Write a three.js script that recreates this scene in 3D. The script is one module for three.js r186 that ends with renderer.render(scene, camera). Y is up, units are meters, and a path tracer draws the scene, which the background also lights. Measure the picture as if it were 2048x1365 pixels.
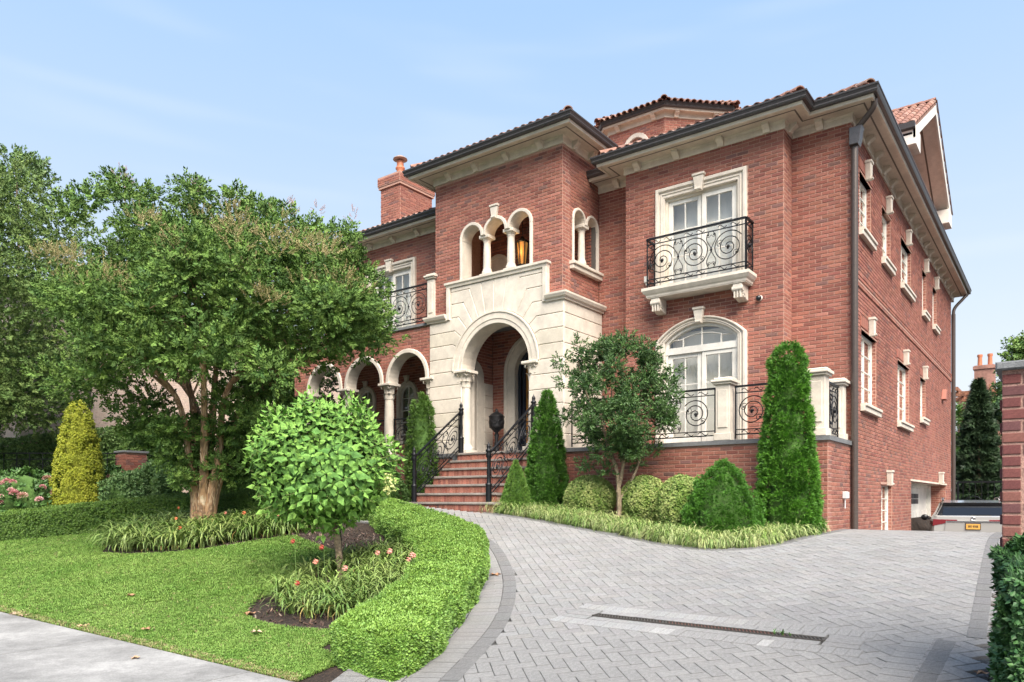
import * as THREE from 'three';
import { mergeGeometries } from 'three/addons/utils/BufferGeometryUtils.js';
import { ImprovedNoise } from 'three/addons/math/ImprovedNoise.js';

// ---------- camera, sky, sun, exposure ----------
const scene = new THREE.Scene();
const EYE = 1.6, FOC = 1474;                                   // metres; focal length in photo pixels (2048 wide)
const camera = new THREE.PerspectiveCamera(2 * Math.atan(341 / 737) * 180 / Math.PI, 1024 / 682, 0.1, 2000);
camera.position.set(0, EYE, 0);
camera.lookAt(-0.6, EYE, -0.8);
camera.setViewOffset(1024, 682, 0, -158.7, 1024, 682);         // shift lens: verticals stay vertical
scene.add(camera);
const renderer = new THREE.WebGLRenderer({ antialias: true });
renderer.toneMapping = THREE.LinearToneMapping;
renderer.toneMappingExposure = 2.36;
renderer.shadowMap.enabled = true;
const SKY_GAIN = 0.478;
const SUN_DIR = new THREE.Vector3(0.48, 0.76, 0.42).normalize();
const sun = new THREE.DirectionalLight(new THREE.Color().setRGB(1, 0.91, 0.80), 4.3);
sun.position.copy(SUN_DIR).multiplyScalar(60).add(new THREE.Vector3(-9, 0, -12));
sun.target.position.set(-9, 0, -12); scene.add(sun.target);
sun.castShadow = true; sun.shadow.radius = 85; sun.shadow.mapSize.set(2048, 2048);
Object.assign(sun.shadow.camera, { left: -35, right: 35, top: 35, bottom: -35, near: 1, far: 140 });
scene.add(sun);

// ---------- random, noise ----------
function rng(a) { return () => { a |= 0; a = a + 0x6D2B79F5 | 0; let t = Math.imul(a ^ a >>> 15, 1 | a); t = t + Math.imul(t ^ t >>> 7, 61 | t) ^ t; return ((t ^ t >>> 14) >>> 0) / 4294967296; }; }
const rnd = rng(7), PN = new ImprovedNoise();
const rr = (a, b, f = rnd) => a + (b - a) * f();
const clamp = (x, a, b) => Math.min(b, Math.max(a, x)), lerp = (a, b, t) => a + (b - a) * t;
const smooth = (a, b, x) => { const t = clamp((x - a) / (b - a), 0, 1); return t * t * (3 - 2 * t); };
function vnoise(seed, n) { const r = rng(seed), v = new Float32Array(n * n); for (let i = 0; i < n * n; i++) v[i] = r(); return (x, y) => { x = ((x % n) + n) % n; y = ((y % n) + n) % n; const i = Math.floor(x), j = Math.floor(y), fx = x - i, fy = y - j, sx = fx * fx * (3 - 2 * fx), sy = fy * fy * (3 - 2 * fy), a = i % n, b = (i + 1) % n, c = (j % n) * n, d = ((j + 1) % n) * n; return lerp(lerp(v[a + c], v[b + c], sx), lerp(v[a + d], v[b + d], sx), sy); }; }
// tileable grey texture: octaves [cells, weight, stretchY]
function noiseTex(size, seed, oct, lo, hi, rep, srgb = true, pow = 1) {
  const data = new Uint8Array(size * size * 4), fs = oct.map(([c, w], k) => [vnoise(seed + k * 17, c), c / size, w]);
  const tw = oct.reduce((s, o) => s + o[1], 0);
  for (let j = 0; j < size; j++) for (let i = 0; i < size; i++) {
    let s = 0; for (const [f, k, w] of fs) s += w * f(i * k, j * k);
    s = Math.pow(clamp((s / tw - .5) * 1.7 + .5, 0, 1), pow); const v = Math.round(255 * (lo + (hi - lo) * s)), o = (i + j * size) * 4;
    data[o] = data[o + 1] = data[o + 2] = v; data[o + 3] = 255;
  }
  const t = new THREE.DataTexture(data, size, size); t.wrapS = t.wrapT = THREE.RepeatWrapping; t.magFilter = THREE.LinearFilter; t.minFilter = THREE.LinearMipmapLinearFilter; t.generateMipmaps = true;
  t.repeat.set(1 / rep, 1 / rep); if (srgb) t.colorSpace = THREE.SRGBColorSpace; t.needsUpdate = true; return t;
}
{ // sky: clear air, paler towards the horizon, thin cirrus
  const W = 1024, H = 512, d = new Float32Array(W * H * 4), n1 = vnoise(3, 32), n2 = vnoise(9, 64), n3 = vnoise(5, 16);
  const stops = [[-90, .62, .66, .70], [-2, .74, .82, .90], [0, .87, .905, .935], [6, .81, .875, .93], [14, .66, .78, .925], [24, .50, .67, .905], [35, .385, .59, .90], [60, .29, .49, .85], [90, .24, .43, .80]];
  for (let j = 0; j < H; j++) for (let i = 0; i < W; i++) {
    const el = ((j + .5) / H - .5) * 180, az = (i + .5) / W * Math.PI * 2;
    let k = 0; while (k < stops.length - 2 && el > stops[k + 1][0]) k++;
    const a = stops[k], b = stops[k + 1], t = clamp((el - a[0]) / (b[0] - a[0]), 0, 1), o = (i + j * W) * 4;
    let c = 0;
    if (el > 0) { const e = el / 90 * 32, u = az / (2 * Math.PI) * 32; const s = .5 * n1(u + e * .8, e * 2.6) + .3 * n2(u * 2 + e * 2.2, e * 6) + .2 * n3(u * .5, e); c = smooth(.46, .85, s) * .13 * smooth(0, 8, el) * smooth(75, 30, el); }
    const w = [.90, .945, .985];
    for (let q = 0; q < 3; q++) d[o + q] = lerp(lerp(a[q + 1], b[q + 1], t), w[q], c) * SKY_GAIN; d[o + 3] = 1;
  }
  const t = new THREE.DataTexture(d, W, H, THREE.RGBAFormat, THREE.FloatType); t.mapping = THREE.EquirectangularReflectionMapping; t.magFilter = t.minFilter = THREE.LinearFilter; t.wrapS = THREE.RepeatWrapping; t.needsUpdate = true;
  scene.background = t; scene.environment = t;
}

// ---------- materials ----------
const T = {
  fine: noiseTex(256, 11, [[64, 1], [128, 1], [16, .6]], .78, 1, .5), mott: noiseTex(512, 21, [[8, 1], [24, .8], [90, .5], [220, .4]], .74, 1, 2.2),
  stone: noiseTex(512, 31, [[6, 1], [18, .7], [64, .4], [200, .5]], .86, 1, 1.7), bump: noiseTex(256, 41, [[32, 1], [96, 1], [128, 1]], 0, 1, .3, false),
  conc: noiseTex(512, 51, [[5, 1.2], [14, .8], [50, .6], [256, .9]], .70, 1, 2.6), soil: noiseTex(512, 61, [[10, .6], [60, 1], [160, 1.2]], .35, 1, 1.3),
  leaf: noiseTex(128, 71, [[8, 1], [32, 1]], .75, 1, .2), bark: noiseTex(256, 81, [[6, 1], [20, 1], [90, .6]], .55, 1, .5), brickf: noiseTex(256, 91, [[12, 1], [50, 1], [128, 1]], .80, 1, 1)
};
function peelTex() { // peeling crape myrtle bark: cream, tan and grey brown streaks running up the trunk
  const n = 256, d = new Uint8Array(n * n * 4), a = vnoise(301, 24), b = vnoise(302, 64), c = vnoise(303, 8), P = [[216, 194, 164], [180, 142, 106], [136, 108, 84], [204, 176, 142]];
  for (let j = 0; j < n; j++) for (let i = 0; i < n; i++) { const s = .55 * a(i / n * 24, j / n * 6) + .25 * b(i / n * 64, j / n * 16) + .35 * c(i / n * 8, j / n * 8), k = clamp((s - .25) / .62, 0, .999) * 3, q = Math.floor(k), t = smooth(.35, .65, k - q), o = (i + j * n) * 4; for (let h = 0; h < 3; h++) d[o + h] = lerp(P[q][h], P[q + 1][h], t); d[o + 3] = 255; }
  const t = new THREE.DataTexture(d, n, n); t.wrapS = t.wrapT = THREE.RepeatWrapping; t.magFilter = THREE.LinearFilter; t.colorSpace = THREE.SRGBColorSpace; t.repeat.set(1 / .5, 1 / 1.1); t.needsUpdate = true; return t; }
function mat(r, g, b, rough = .8, o = {}) { const m = new (o.transmission || o.clearcoat || o.sheen ? THREE.MeshPhysicalMaterial : THREE.MeshStandardMaterial)({ roughness: rough, side: THREE.DoubleSide, ...o }); m.color.setRGB(r, g, b); return m; }
const MT = {
  mortar: mat(.60, .355, .275, .95, { map: T.fine, bumpMap: T.bump, bumpScale: .003 }), brick: mat(1, 1, 1, .9, { map: T.brickf, bumpMap: T.bump, bumpScale: .003 }),
  stone: mat(.715, .645, .55, .75, { map: T.stone, bumpMap: T.bump, bumpScale: .0012 }), trim: mat(.74, .67, .55, .6, { map: T.stone }), white: mat(.80, .77, .70, .45, { map: T.stone }),
  soffit: mat(.68, .605, .50, .7, { map: T.stone }), vent: mat(.16, .14, .12, .9), gutter: mat(.10, .095, .098, .38, { metalness: .35, map: T.fine }), pipe: mat(.10, .078, .068, .4, { metalness: .2, map: T.fine }),
  iron: mat(.012, .013, .016, .42, { metalness: .5 }), bluestone: mat(.24, .25, .26, .8, { map: T.conc, bumpMap: T.bump, bumpScale: .002 }), tread: mat(.34, .30, .27, .8, { map: T.conc, bumpMap: T.bump, bumpScale: .002 }),
  glass: mat(.97, .97, .96, .01, { transmission: 1, thickness: 0, ior: 1.7 }), curtain: mat(.86, .86, .82, 1), room: mat(.10, .09, .08, 1), darkglass: mat(.015, .018, .022, .04),
  tile: mat(1, 1, 1, .85, { map: T.brickf, bumpMap: T.bump, bumpScale: .003 }), deck: mat(.22, .12, .09, .9), paver: mat(1, 1, 1, .85, { map: T.brickf, bumpMap: T.bump, bumpScale: .004 }), joint: mat(.13, .128, .125, 1, { map: T.soil }),
  conc: mat(.37, .365, .355, .85, { map: T.conc, bumpMap: T.bump, bumpScale: .002 }), soil: mat(.085, .055, .038, 1, { map: T.soil, bumpMap: T.soil, bumpScale: .03 }), lawn: mat(.10, .16, .03, 1, { map: T.soil }),
  leaf: mat(1, 1, 1, .55, { map: T.leaf }), leafT: mat(1, 1, 1, .78, { map: T.leaf, }), grass: mat(1, 1, 1, .7), core: mat(.11, .22, .05, 1, { map: T.leaf }), petal: mat(1, 1, 1, .8),
  bark: mat(.30, .21, .14, .9, { map: T.bark, bumpMap: T.bark, bumpScale: .01 }), myrtle: mat(1, 1, 1, .75, { map: peelTex(), bumpMap: T.bark, bumpScale: .012 }), copper: mat(.62, .22, .11, .6, { map: T.fine }),
};

// ---------- building helpers ----------
const taken = {};
const nm = n => { const k = taken[n] = (taken[n] ?? -1) + 1; return k ? `${n}_${String(k).padStart(3, '0')}` : n; };
function thing(name, label, category, group, x = 0, y = 0, z = 0, turn = 0) { const o = new THREE.Group(); o.name = nm(name); o.userData = { label, category }; if (group) o.userData.group = group; o.position.set(x, y, z); o.rotation.y = turn; scene.add(o); return o; }
function tag(o, label, category, group, kind) { Object.assign(o.userData, { label, category }); if (group) o.userData.group = group; if (kind) o.userData.kind = kind; return o; }
const V = (x, y, z) => new THREE.Vector3(x, y, z), I4 = new THREE.Matrix4(), YAX = V(0, 1, 0);
function metreUV(g) { const p = g.attributes.position, n = g.attributes.normal, uv = new Float32Array(p.count * 2); for (let i = 0; i < p.count; i++) { const ax = Math.abs(n.getX(i)), ay = Math.abs(n.getY(i)), az = Math.abs(n.getZ(i)), x = p.getX(i), y = p.getY(i), z = p.getZ(i); if (ay >= ax && ay >= az) { uv[2 * i] = x; uv[2 * i + 1] = z; } else if (ax >= az) { uv[2 * i] = z; uv[2 * i + 1] = y; } else { uv[2 * i] = x; uv[2 * i + 1] = y; } } g.setAttribute('uv', new THREE.BufferAttribute(uv, 2)); return g; }
function merge(gs) { gs = (Array.isArray(gs) ? gs : [gs]).flat(9).map(g => { g = g.index ? g.toNonIndexed() : g; for (const k of Object.keys(g.attributes)) if (k !== 'position' && k !== 'normal') g.deleteAttribute(k); if (!g.attributes.normal) g.computeVertexNormals(); g.morphAttributes = {}; return g; }); return gs.length === 1 ? gs[0] : mergeGeometries(gs); }
function add(parent, name, gs, m, label, kind) { const g = metreUV(merge(gs)); const o = new THREE.Mesh(g, m); o.name = parent === scene ? nm(name) : name; o.castShadow = o.receiveShadow = true; if (label) o.userData.label = label; if (kind) o.userData.kind = kind; parent.add(o); return o; }
function sub(parent, name, label) { const o = new THREE.Group(); o.name = name; if (label) o.userData.label = label; parent.add(o); return o; }
// move a thing's origin to its base without moving its parts
function rebase(o, x, y, z) { const d = V(x, y, z).sub(o.position); o.position.add(d); for (const c of o.children) c.position.sub(d); }
const box = (x0, x1, y0, y1, z0, z1) => new THREE.BoxGeometry(Math.abs(x1 - x0), Math.abs(y1 - y0), Math.abs(z1 - z0)).translate((x0 + x1) / 2, (y0 + y1) / 2, (z0 + z1) / 2);
function poly(pts, z0, z1, bev = 0, holes = []) { const s = new THREE.Shape(pts.map(p => new THREE.Vector2(p[0], p[1]))); for (const h of holes) s.holes.push(new THREE.Path(h.map(p => new THREE.Vector2(p[0], p[1])))); const g = new THREE.ExtrudeGeometry(s, { depth: z1 - z0 - 2 * bev, bevelEnabled: bev > 0, bevelThickness: bev, bevelSize: bev, bevelOffset: -bev, bevelSegments: 1, curveSegments: 1 }); return g.translate(0, 0, z0 + bev); }
const cbox = (x0, x1, y0, y1, z0, z1, b = .01) => poly([[x0, y0], [x1, y0], [x1, y1], [x0, y1]], z0, z1, b);
const tube = (pts, r, seg = 24, rad = 5, closed = false) => new THREE.TubeGeometry(new THREE.CatmullRomCurve3(pts, closed), seg, r, rad, closed);
function taper(pts, r0, r1, seg = 8, rad = 7, rough = 0) { const c = new THREE.CatmullRomCurve3(pts), g = new THREE.TubeGeometry(c, seg, 1, rad, false), p = g.attributes.position; for (let i = 0; i <= seg; i++) { const t = i / seg, o = c.getPointAt(t), r = lerp(r0, r1, t); for (let j = 0; j <= rad; j++) { const k = i * (rad + 1) + j, q = V(p.getX(k), p.getY(k), p.getZ(k)).sub(o), w = r * (1 + (rough ? rough * PN.noise(q.x * 3, t * 9, q.z * 3) : 0)); q.multiplyScalar(w).add(o); p.setXYZ(k, q.x, q.y, q.z); } } g.computeVertexNormals(); return g; }
const cyl = (x, y0, y1, z, r0, r1 = r0, n = 12) => new THREE.CylinderGeometry(r1, r0, y1 - y0, n).translate(x, (y0 + y1) / 2, z);
const lathe = (pts, x, y, z, n = 20) => new THREE.LatheGeometry(pts.map(p => new THREE.Vector2(p[0], p[1])), n).translate(x, y, z);
const inFrame = (fr, gs) => [gs].flat(9).map(g => g.applyMatrix4(fr));
// sweep a closed profile [[outward, y]...] along a plan path [[x,z]...] with mitres; outward is to the right of travel (dz,-dx)
function sweep(path, prof, yAt) {
  const P = path.map(p => new THREE.Vector2(p[0], p[1])), n = P.length, m = prof.length, dirs = [], offs = [], pos = [], idx = [];
  for (let i = 0; i < n - 1; i++) dirs.push(P[i + 1].clone().sub(P[i]).normalize());
  const N = d => new THREE.Vector2(d.y, -d.x);
  for (let i = 0; i < n; i++) { const a = N(dirs[Math.max(0, i - 1)]), b = N(dirs[Math.min(n - 2, i)]), s = a.clone().add(b); s.multiplyScalar(1 / Math.max(.25, 1 + a.dot(b))); offs.push(s); }
  for (let i = 0; i < n - 1; i++) for (let k = 0; k < m; k++) { const q = []; for (const [ii, kk] of [[i, k], [i + 1, k], [i + 1, (k + 1) % m], [i, (k + 1) % m]]) { const [o, y] = prof[kk], x = P[ii].x + offs[ii].x * o, z = P[ii].y + offs[ii].y * o; q.push([x, y + (yAt ? yAt(x, z) : 0), z]); } for (const t of [0, 1, 2, 0, 2, 3]) pos.push(...q[t]); }
  const tri = THREE.ShapeUtils.triangulateShape(prof.map(p => new THREE.Vector2(p[0], p[1])), []);
  for (const ii of [0, n - 1]) for (const t of tri) for (const k of t) { const [o, y] = prof[k], x = P[ii].x + offs[ii].x * o, z = P[ii].y + offs[ii].y * o; pos.push(x, y + (yAt ? yAt(x, z) : 0), z); }
  const g = new THREE.BufferGeometry(); g.setAttribute('position', new THREE.Float32BufferAttribute(pos, 3)); g.computeVertexNormals(); return g;
}
const rect = (o0, o1, y0, y1) => [[o0, y0], [o1, y0], [o1, y1], [o0, y1]];
// where a point lands in the photograph (for choosing which repeats show largest)
function shown(x, y, z) { const d = -.6 * x - .8 * z; if (d < .5) return null; const px = 1024 + FOC * (.8 * x - .6 * z) / d, py = 1000 - (y - EYE) * FOC / d; return px > -20 && px < 2068 && py > -20 && py < 1385 ? { d, px, py } : null; }
const _m = new THREE.Matrix4(), _q = new THREE.Quaternion(), _q2 = new THREE.Quaternion(), _s = V(1, 1, 1);
function scatter(parent, name, geo, m, list, kind) { // list of {p:Vector3, d:Vector3 up, s, c:[r,g,b], q?}
  const o = new THREE.InstancedMesh(geo, m, list.length); o.name = parent === scene ? nm(name) : name; o.castShadow = o.receiveShadow = true; const c = new THREE.Color();
  list.forEach((e, i) => { if (e.q) _q.copy(e.q); else { _q.setFromUnitVectors(YAX, e.d); _q.multiply(_q2.setFromAxisAngle(YAX, (i * 2.399963) % 6.283)); } if (e.s3) _s.set(...e.s3); else _s.setScalar(e.s); o.setMatrixAt(i, _m.compose(e.p, _q, _s)); o.setColorAt(i, c.setRGB(...e.c)); });
  if (kind) o.userData.kind = kind; parent.add(o); return o;
}
const mixc = (a, b, t) => [lerp(a[0], b[0], t), lerp(a[1], b[1], t), lerp(a[2], b[2], t)];
const jit = (c, k = .15, f = rnd) => { const s = 1 + (f() - .5) * 2 * k; return [c[0] * s * (1 + (f() - .5) * k), c[1] * s, c[2] * s * (1 + (f() - .5) * k)]; };

// ---------- terrain: the lot rises from the pavement to the house; the side drive dips to the garage ----------
function aX(X) { return clamp(.116 + .01 * (-4.2 - X), .116, .185); }
function ground(X, Z) {
  let t = -4 - Z; if (t < 0) return 0; const cap = 7.9; if (t > cap) t = cap + 1.0 * (1 - Math.exp(-(t - cap) / 1.0));
  let y = aX(X) * t; const k = smooth(-3.75, -3.3, X);
  if (k > 0 && Z < -14.3) { const s = -14.3 - Z, drop = s < 1.5 ? .19 * s * s / 3 : .19 * (s - .75); y -= k * Math.min(drop, 1.17); }
  return y;
}
function gnormal(X, Z) { const e = .05; return V(ground(X - e, Z) - ground(X + e, Z), 2 * e, ground(X, Z - e) - ground(X, Z + e)).normalize(); }
function inside(poly, x, z) { let r = false; for (let i = 0, j = poly.length - 1; i < poly.length; j = i++) { const [xi, zi] = poly[i], [xj, zj] = poly[j]; if ((zi > z) !== (zj > z) && x < (xj - xi) * (z - zi) / (zj - zi) + xi) r = !r; } return r; }
function curve2(pts, n) { const c = new THREE.CatmullRomCurve3(pts.map(p => V(p[0], 0, p[1]))); return c.getSpacedPoints(n).map(p => [p.x, p.z]); }
function sheet(xs, zs, dy, keep) { const pos = []; for (let i = 0; i < xs.length - 1; i++) for (let j = 0; j < zs.length - 1; j++) { const x0 = xs[i], x1 = xs[i + 1], z0 = zs[j], z1 = zs[j + 1]; if (keep && !keep((x0 + x1) / 2, (z0 + z1) / 2)) continue; const a = [x0, ground(x0, z0) + dy, z0], b = [x1, ground(x1, z0) + dy, z0], c = [x1, ground(x1, z1) + dy, z1], d = [x0, ground(x0, z1) + dy, z1]; pos.push(...a, ...d, ...c, ...a, ...c, ...b); } const g = new THREE.BufferGeometry(); g.setAttribute('position', new THREE.Float32BufferAttribute(pos, 3)); g.computeVertexNormals(); return g; }
const steps_ = (a, b, s) => { const o = []; for (let x = a; x < b - 1e-6; x += s) o.push(x); o.push(b); return o; };
// ---------- ground sheets, drive, pavement ----------
{ const xs = [-500, -200, -90, -50, -34, ...steps_(-26, 3, .25), 8, 16, 40, 120, 500], zs = [-500, -200, -90, -50, ...steps_(-34, -2, .25), 6, 20, 60, 200, 500]; const o = add(scene, 'ground', sheet(xs, zs, 0), MT.soil); tag(o, 'dark brown mulched soil of the planting beds', 'ground', null, 'structure'); }
const hedgeIn = [[-23.5, -6.2], [-21.05, -6.98], [-19.5, -7.73], [-18.3, -8.6], [-15.9, -9.4], [-13.2, -10.0], [-10.84, -10.1], [-8.69, -9.13], [-7.68, -8.4], [-6.75, -6.95], [-5.95, -4.75]];
const hedgeOut = [[-24, -6.9], [-21.4, -7.7], [-19.9, -8.4], [-18.6, -9.3], [-16.1, -10.15], [-13.4, -10.75], [-11.4, -10.9], [-10.0, -10.6], [-8.6, -10.05], [-7.5, -9.3], [-6.5, -8.2], [-5.55, -6.7], [-4.95, -5.3], [-4.75, -4.4]];
const bandPts = [[-3.85, -4.0], [-4.10, -4.63], [-4.78, -6.16], [-5.66, -7.50], [-6.6, -8.6], [-7.6, -9.55], [-9.0, -10.45], [-10.8, -11.05], [-13.2, -11.2], [-16.5, -10.75]];
const band = curve2(bandPts, 120);
const bedEdge = curve2([[-9.55, -11.75], [-8.8, -11.72], [-7.79, -11.58], [-5.96, -11.13], [-5.1, -10.9], [-4.51, -10.86], [-3.95, -11.1], [-3.55, -11.75], [-3.33, -13.0], [-3.27, -13.6]], 60);
const drivePoly = [...band, [-16.5, -12.2], [-12.05, -11.85], [-12.05, -11.66], [-9.4, -11.66], ...bedEdge, [-3.27, -33], [-.74, -33], [-.74, -13], [-.50, -7.25], [-.40, -4.0]];
const lilyBed = curve2([[-15.4, -6.85], [-14.2, -6.95], [-13.0, -7.5], [-12.3, -8.4], [-11.9, -8.85], [-11.3, -8.6], [-10.3, -8.3], [-9.3, -7.9], [-9.2, -7.2], [-8.7, -6.3], [-8.3, -5.5], [-7.7, -5.15], [-7.0, -5.1], [-6.3, -5.2], [-5.9, -5.0], [-5.0, -6.4], [-6.4, -9], [-9, -10.3], [-13, -10.6], [-16.5, -10.2], [-17.5, -9.4], [-16.9, -7.9]].concat([[-15.4, -6.85]]), 120);
const lawnPoly = [[-24, -4.0], [-5.35, -4.0], [-5.4, -4.6], ...hedgeIn.slice().reverse()];
const inLawn = (x, z) => z < -4 && inside(lawnPoly, x, z) && !inside(lilyBed, x, z);
const drainZ = -6.84, drain = [-4.0, -1.7];
{
  const dr = new THREE.Group(); dr.name = 'driveway'; scene.add(dr); tag(dr, 'grey herringbone paved driveway curving up to the steps', 'driveway', null, 'structure');
  add(dr, 'joint_bed', sheet(steps_(-16.5, -.3, .15), steps_(-33, -4, .15), .012, (x, z) => inside(drivePoly, x, z)), MT.joint, 'grey sand in the paver joints');
  const list = [], W = .126, e1 = V(.7071, 0, .7071), e2 = V(.7071, 0, -.7071), cols = [[.37, .366, .36], [.355, .351, .345], [.384, .38, .374], [.365, .359, .351], [.34, .337, .332]], f = rng(77);
  const put = (x, z, l, w, ax, th, cs) => { const n = gnormal(x, z), a = ax.clone().addScaledVector(n, -ax.dot(n)).normalize(), b = a.clone().cross(n).normalize(); const y = ground(x, z) + .012 + (f() - .5) * .003; list.push({ p: V(x, y, z), q: new THREE.Quaternion().setFromRotationMatrix(new THREE.Matrix4().makeBasis(a, n, b)), s3: [l - .0055 - (f() < .35 ? .002 : 0), th, w - .0055 - (f() < .35 ? .002 : 0)], c: jit((cs ?? cols[Math.floor(f() * 5)]).map(v => v * (1 + .09 * PN.noise(x * .5, 2, z * .5) + .10 * PN.noise(x * 1.7, 6, z * 1.7))), .04, f) }); };
  const farDim = (x, z) => z < -15.6 && x > -3.4;
  for (let i = -75; i < 245; i++) for (let j = -195; j < 195; j++) {
    const k = (((i - j) % 4) + 4) % 4; let u, v, ax; if (k === 0) { u = i + 1; v = j + .5; ax = e1; } else if (k === 3) { u = i + .5; v = j + 1; ax = e2; } else continue;
    const x = -12 + (u * e1.x + v * e2.x) * W, z = -10 + (u * e1.z + v * e2.z) * W;
    if (x < -16.4 || x > -.45 || z < -20 || z > -4.05 || farDim(x, z)) continue;
    if (!inside(drivePoly, x, z)) continue;
    if (x > drain[0] - .18 && x < drain[1] + .18 && Math.abs(z - drainZ) < .245) continue;
    put(x, z, 2 * W, W, ax, .05);
  }
  // curved border beside the hedge: a dark running band and a row of pavers laid across it
  const border = (pts, off, l, w, along, c, step) => { const cv = new THREE.CatmullRomCurve3(pts.map(p => V(p[0], 0, p[1]))), n = Math.floor(cv.getLength() / step); for (let i = 0; i < n; i++) { const t = (i + .5) / n, p = cv.getPointAt(t), d = cv.getTangentAt(t), nn = V(d.z, 0, -d.x); p.addScaledVector(nn, off); if (p.z < -4.02) put(p.x, p.z, along ? l : w, along ? w : l, d, .058, c); } };
  border(bandPts, 0, .30, .17, true, [.25, .248, .246], .302); border(bandPts, .24, .31, .13, false, [.36, .355, .35], .132); border(bandPts, .56, .31, .13, false, [.40, .395, .39], .132); border(bandPts, .88, .31, .13, false, [.38, .375, .37], .132);
  border([[-9.5, -11.7], [-8.8, -11.66], [-7.79, -11.5], [-5.96, -11.05], [-5.1, -10.82], [-4.51, -10.78], [-3.88, -11.05], [-3.47, -11.75], [-3.24, -13.0], [-3.2, -13.6], [-3.18, -16]], 0, .30, .15, true, [.22, .218, .216], .302);
  border([[-.83, -16], [-.83, -13], [-.60, -7.35]], 0, .30, .15, true, [.24, .238, .236], .302); border([[-.80, -7.2], [-.82, -6], [-.86, -4.1]], 0, .30, .15, true, [.25, .248, .246], .302); border([[-.80, -7.2], [-.82, -6], [-.86, -4.1]], -.2, .22, .15, false, [.38, .376, .372], .152);
  for (let x = drain[0] - .30; x < drain[1] + .35; x += .104) for (const q of [-1, 1]) put(x, drainZ + q * .285, .104, .205, V(1, 0, 0), .062, [.44, .437, .433]);
  for (const x of [drain[0] - .17, drain[1] + .17]) for (const q of [-1, 0, 1]) put(x, drainZ + q * .122, .30, .118, V(1, 0, 0), .062, [.37, .368, .366]);
  for (let x = drain[0] + .1045; x < drain[1]; x += .2091) for (const q of [-1, 1]) put(x, drainZ + q * .128, .2091, .112, V(1, 0, 0), .062, [.40, .398, .395]);
    const pgeo = metreUV(merge(cbox(-.5, .5, -.5, .5, -.5, .5, .035)));
  list.forEach(e => { const s = shown(e.p.x, e.p.y, e.p.z); e.k = s && s.px < 2000 && s.py < 1375 ? s.d : 99; }); list.sort((a, b) => a.k - b.k);
  const mats = cols.map(c => { const m = MT.paver.clone(); m.color.setRGB(...c); return m; }).concat([[.25, .248, .246], [.36, .355, .35], [.54, .535, .525]].map(c => { const m = MT.paver.clone(); m.color.setRGB(...c); return m; }));
  list.slice(0, 300).forEach(e => { let bm = 0, bd = 9; mats.forEach((m, i) => { const d = Math.abs(m.color.r - e.c[0]); if (d < bd) { bd = d; bm = i; } }); const o = new THREE.Mesh(pgeo, mats[bm]); o.name = 'paver'; o.position.copy(e.p); o.quaternion.copy(e.q); o.scale.set(...e.s3); o.castShadow = o.receiveShadow = true; dr.add(o); });
  scatter(dr, 'paver_field', pgeo, MT.paver, list.slice(300), 'stuff');
}
{ // trench drain with a slotted grate
  const y = ground(-2.8, drainZ) + .043, t = thing('trench_drain', 'long rusty slotted drain grate set across the grey pavers', 'drain grate', null, (drain[0] + drain[1]) / 2, y, drainZ), L = (drain[1] - drain[0]) / 2, rust = mat(.13, .05, .035, .8, { map: T.fine }), steel = mat(.06, .055, .05, .6), iron2 = mat(.085, .078, .072, .7, { map: T.fine });
  add(t, 'channel', [box(-L, L, -.027, -.025, -.062, .062)], MT.conc);
  add(t, 'frame', [box(-L, L, -.02, .004, .062, .069), box(-L, L, -.02, .004, -.069, -.062), box(-L - .02, -L, -.02, .006, -.068, .068), box(L, L + .02, -.02, .006, -.068, .068)], steel);
  const bar = metreUV(merge(box(-.005, .005, -.02, .001, -.060, .060)));
  for (let x = -L + .02; x < L; x += .034) { const o = new THREE.Mesh(bar, Math.abs(x - .2) < .55 + .1 * Math.sin(x * 40) ? rust : iron2); o.name = 'grate_bar'; o.position.x = x; o.rotation.y = .45; t.add(o); }
  const wd = tag(scatter(scene, 'drain_weed', bladeTuft(7, .08, .012, .5, rng(5)), MT.leaf, [[-2.05, 1], [-2.12, .8], [-1.98, .7]].map(([x, s]) => ({ p: V(x, y, drainZ + .02), d: YAX, s, c: [.09, .22, .04] }))), 'small green weed sprouting from the drain grate', 'weed'); 
}
{ // pavement of concrete slabs
  const p = new THREE.Group(); p.name = 'pavement'; scene.add(p); tag(p, 'pale grey concrete pavement along the street', 'pavement', null, 'structure');
  const joints = [-30, -25.5, -21, -16.5, -12.6, -8.72, -6.0, -3.3, -.6, 2.1, 5]; let k = 0;
  for (let i = 0; i < joints.length - 1; i++) for (const [z0, z1] of [[-4, -2.2], [-2.2, -.4]]) add(p, 'concrete_slab', new THREE.BoxGeometry(joints[i + 1] - joints[i] - .012, .1, z1 - z0 - .012).translate((joints[i] + joints[i + 1]) / 2, -.036 + (k++ % 3) * .001, (z0 + z1) / 2), MT.conc);
  add(p, 'concrete_kerb', box(-40, 20, -.1, .01, -.4, -.2), MT.conc);
  const r = add(scene, 'road', box(-200, 200, -.13, .004, -.2, 9), mat(.06, .06, .062, .9, { map: T.conc })); tag(r, 'dark asphalt street beyond the pavement', 'road', null, 'structure');
}
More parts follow.
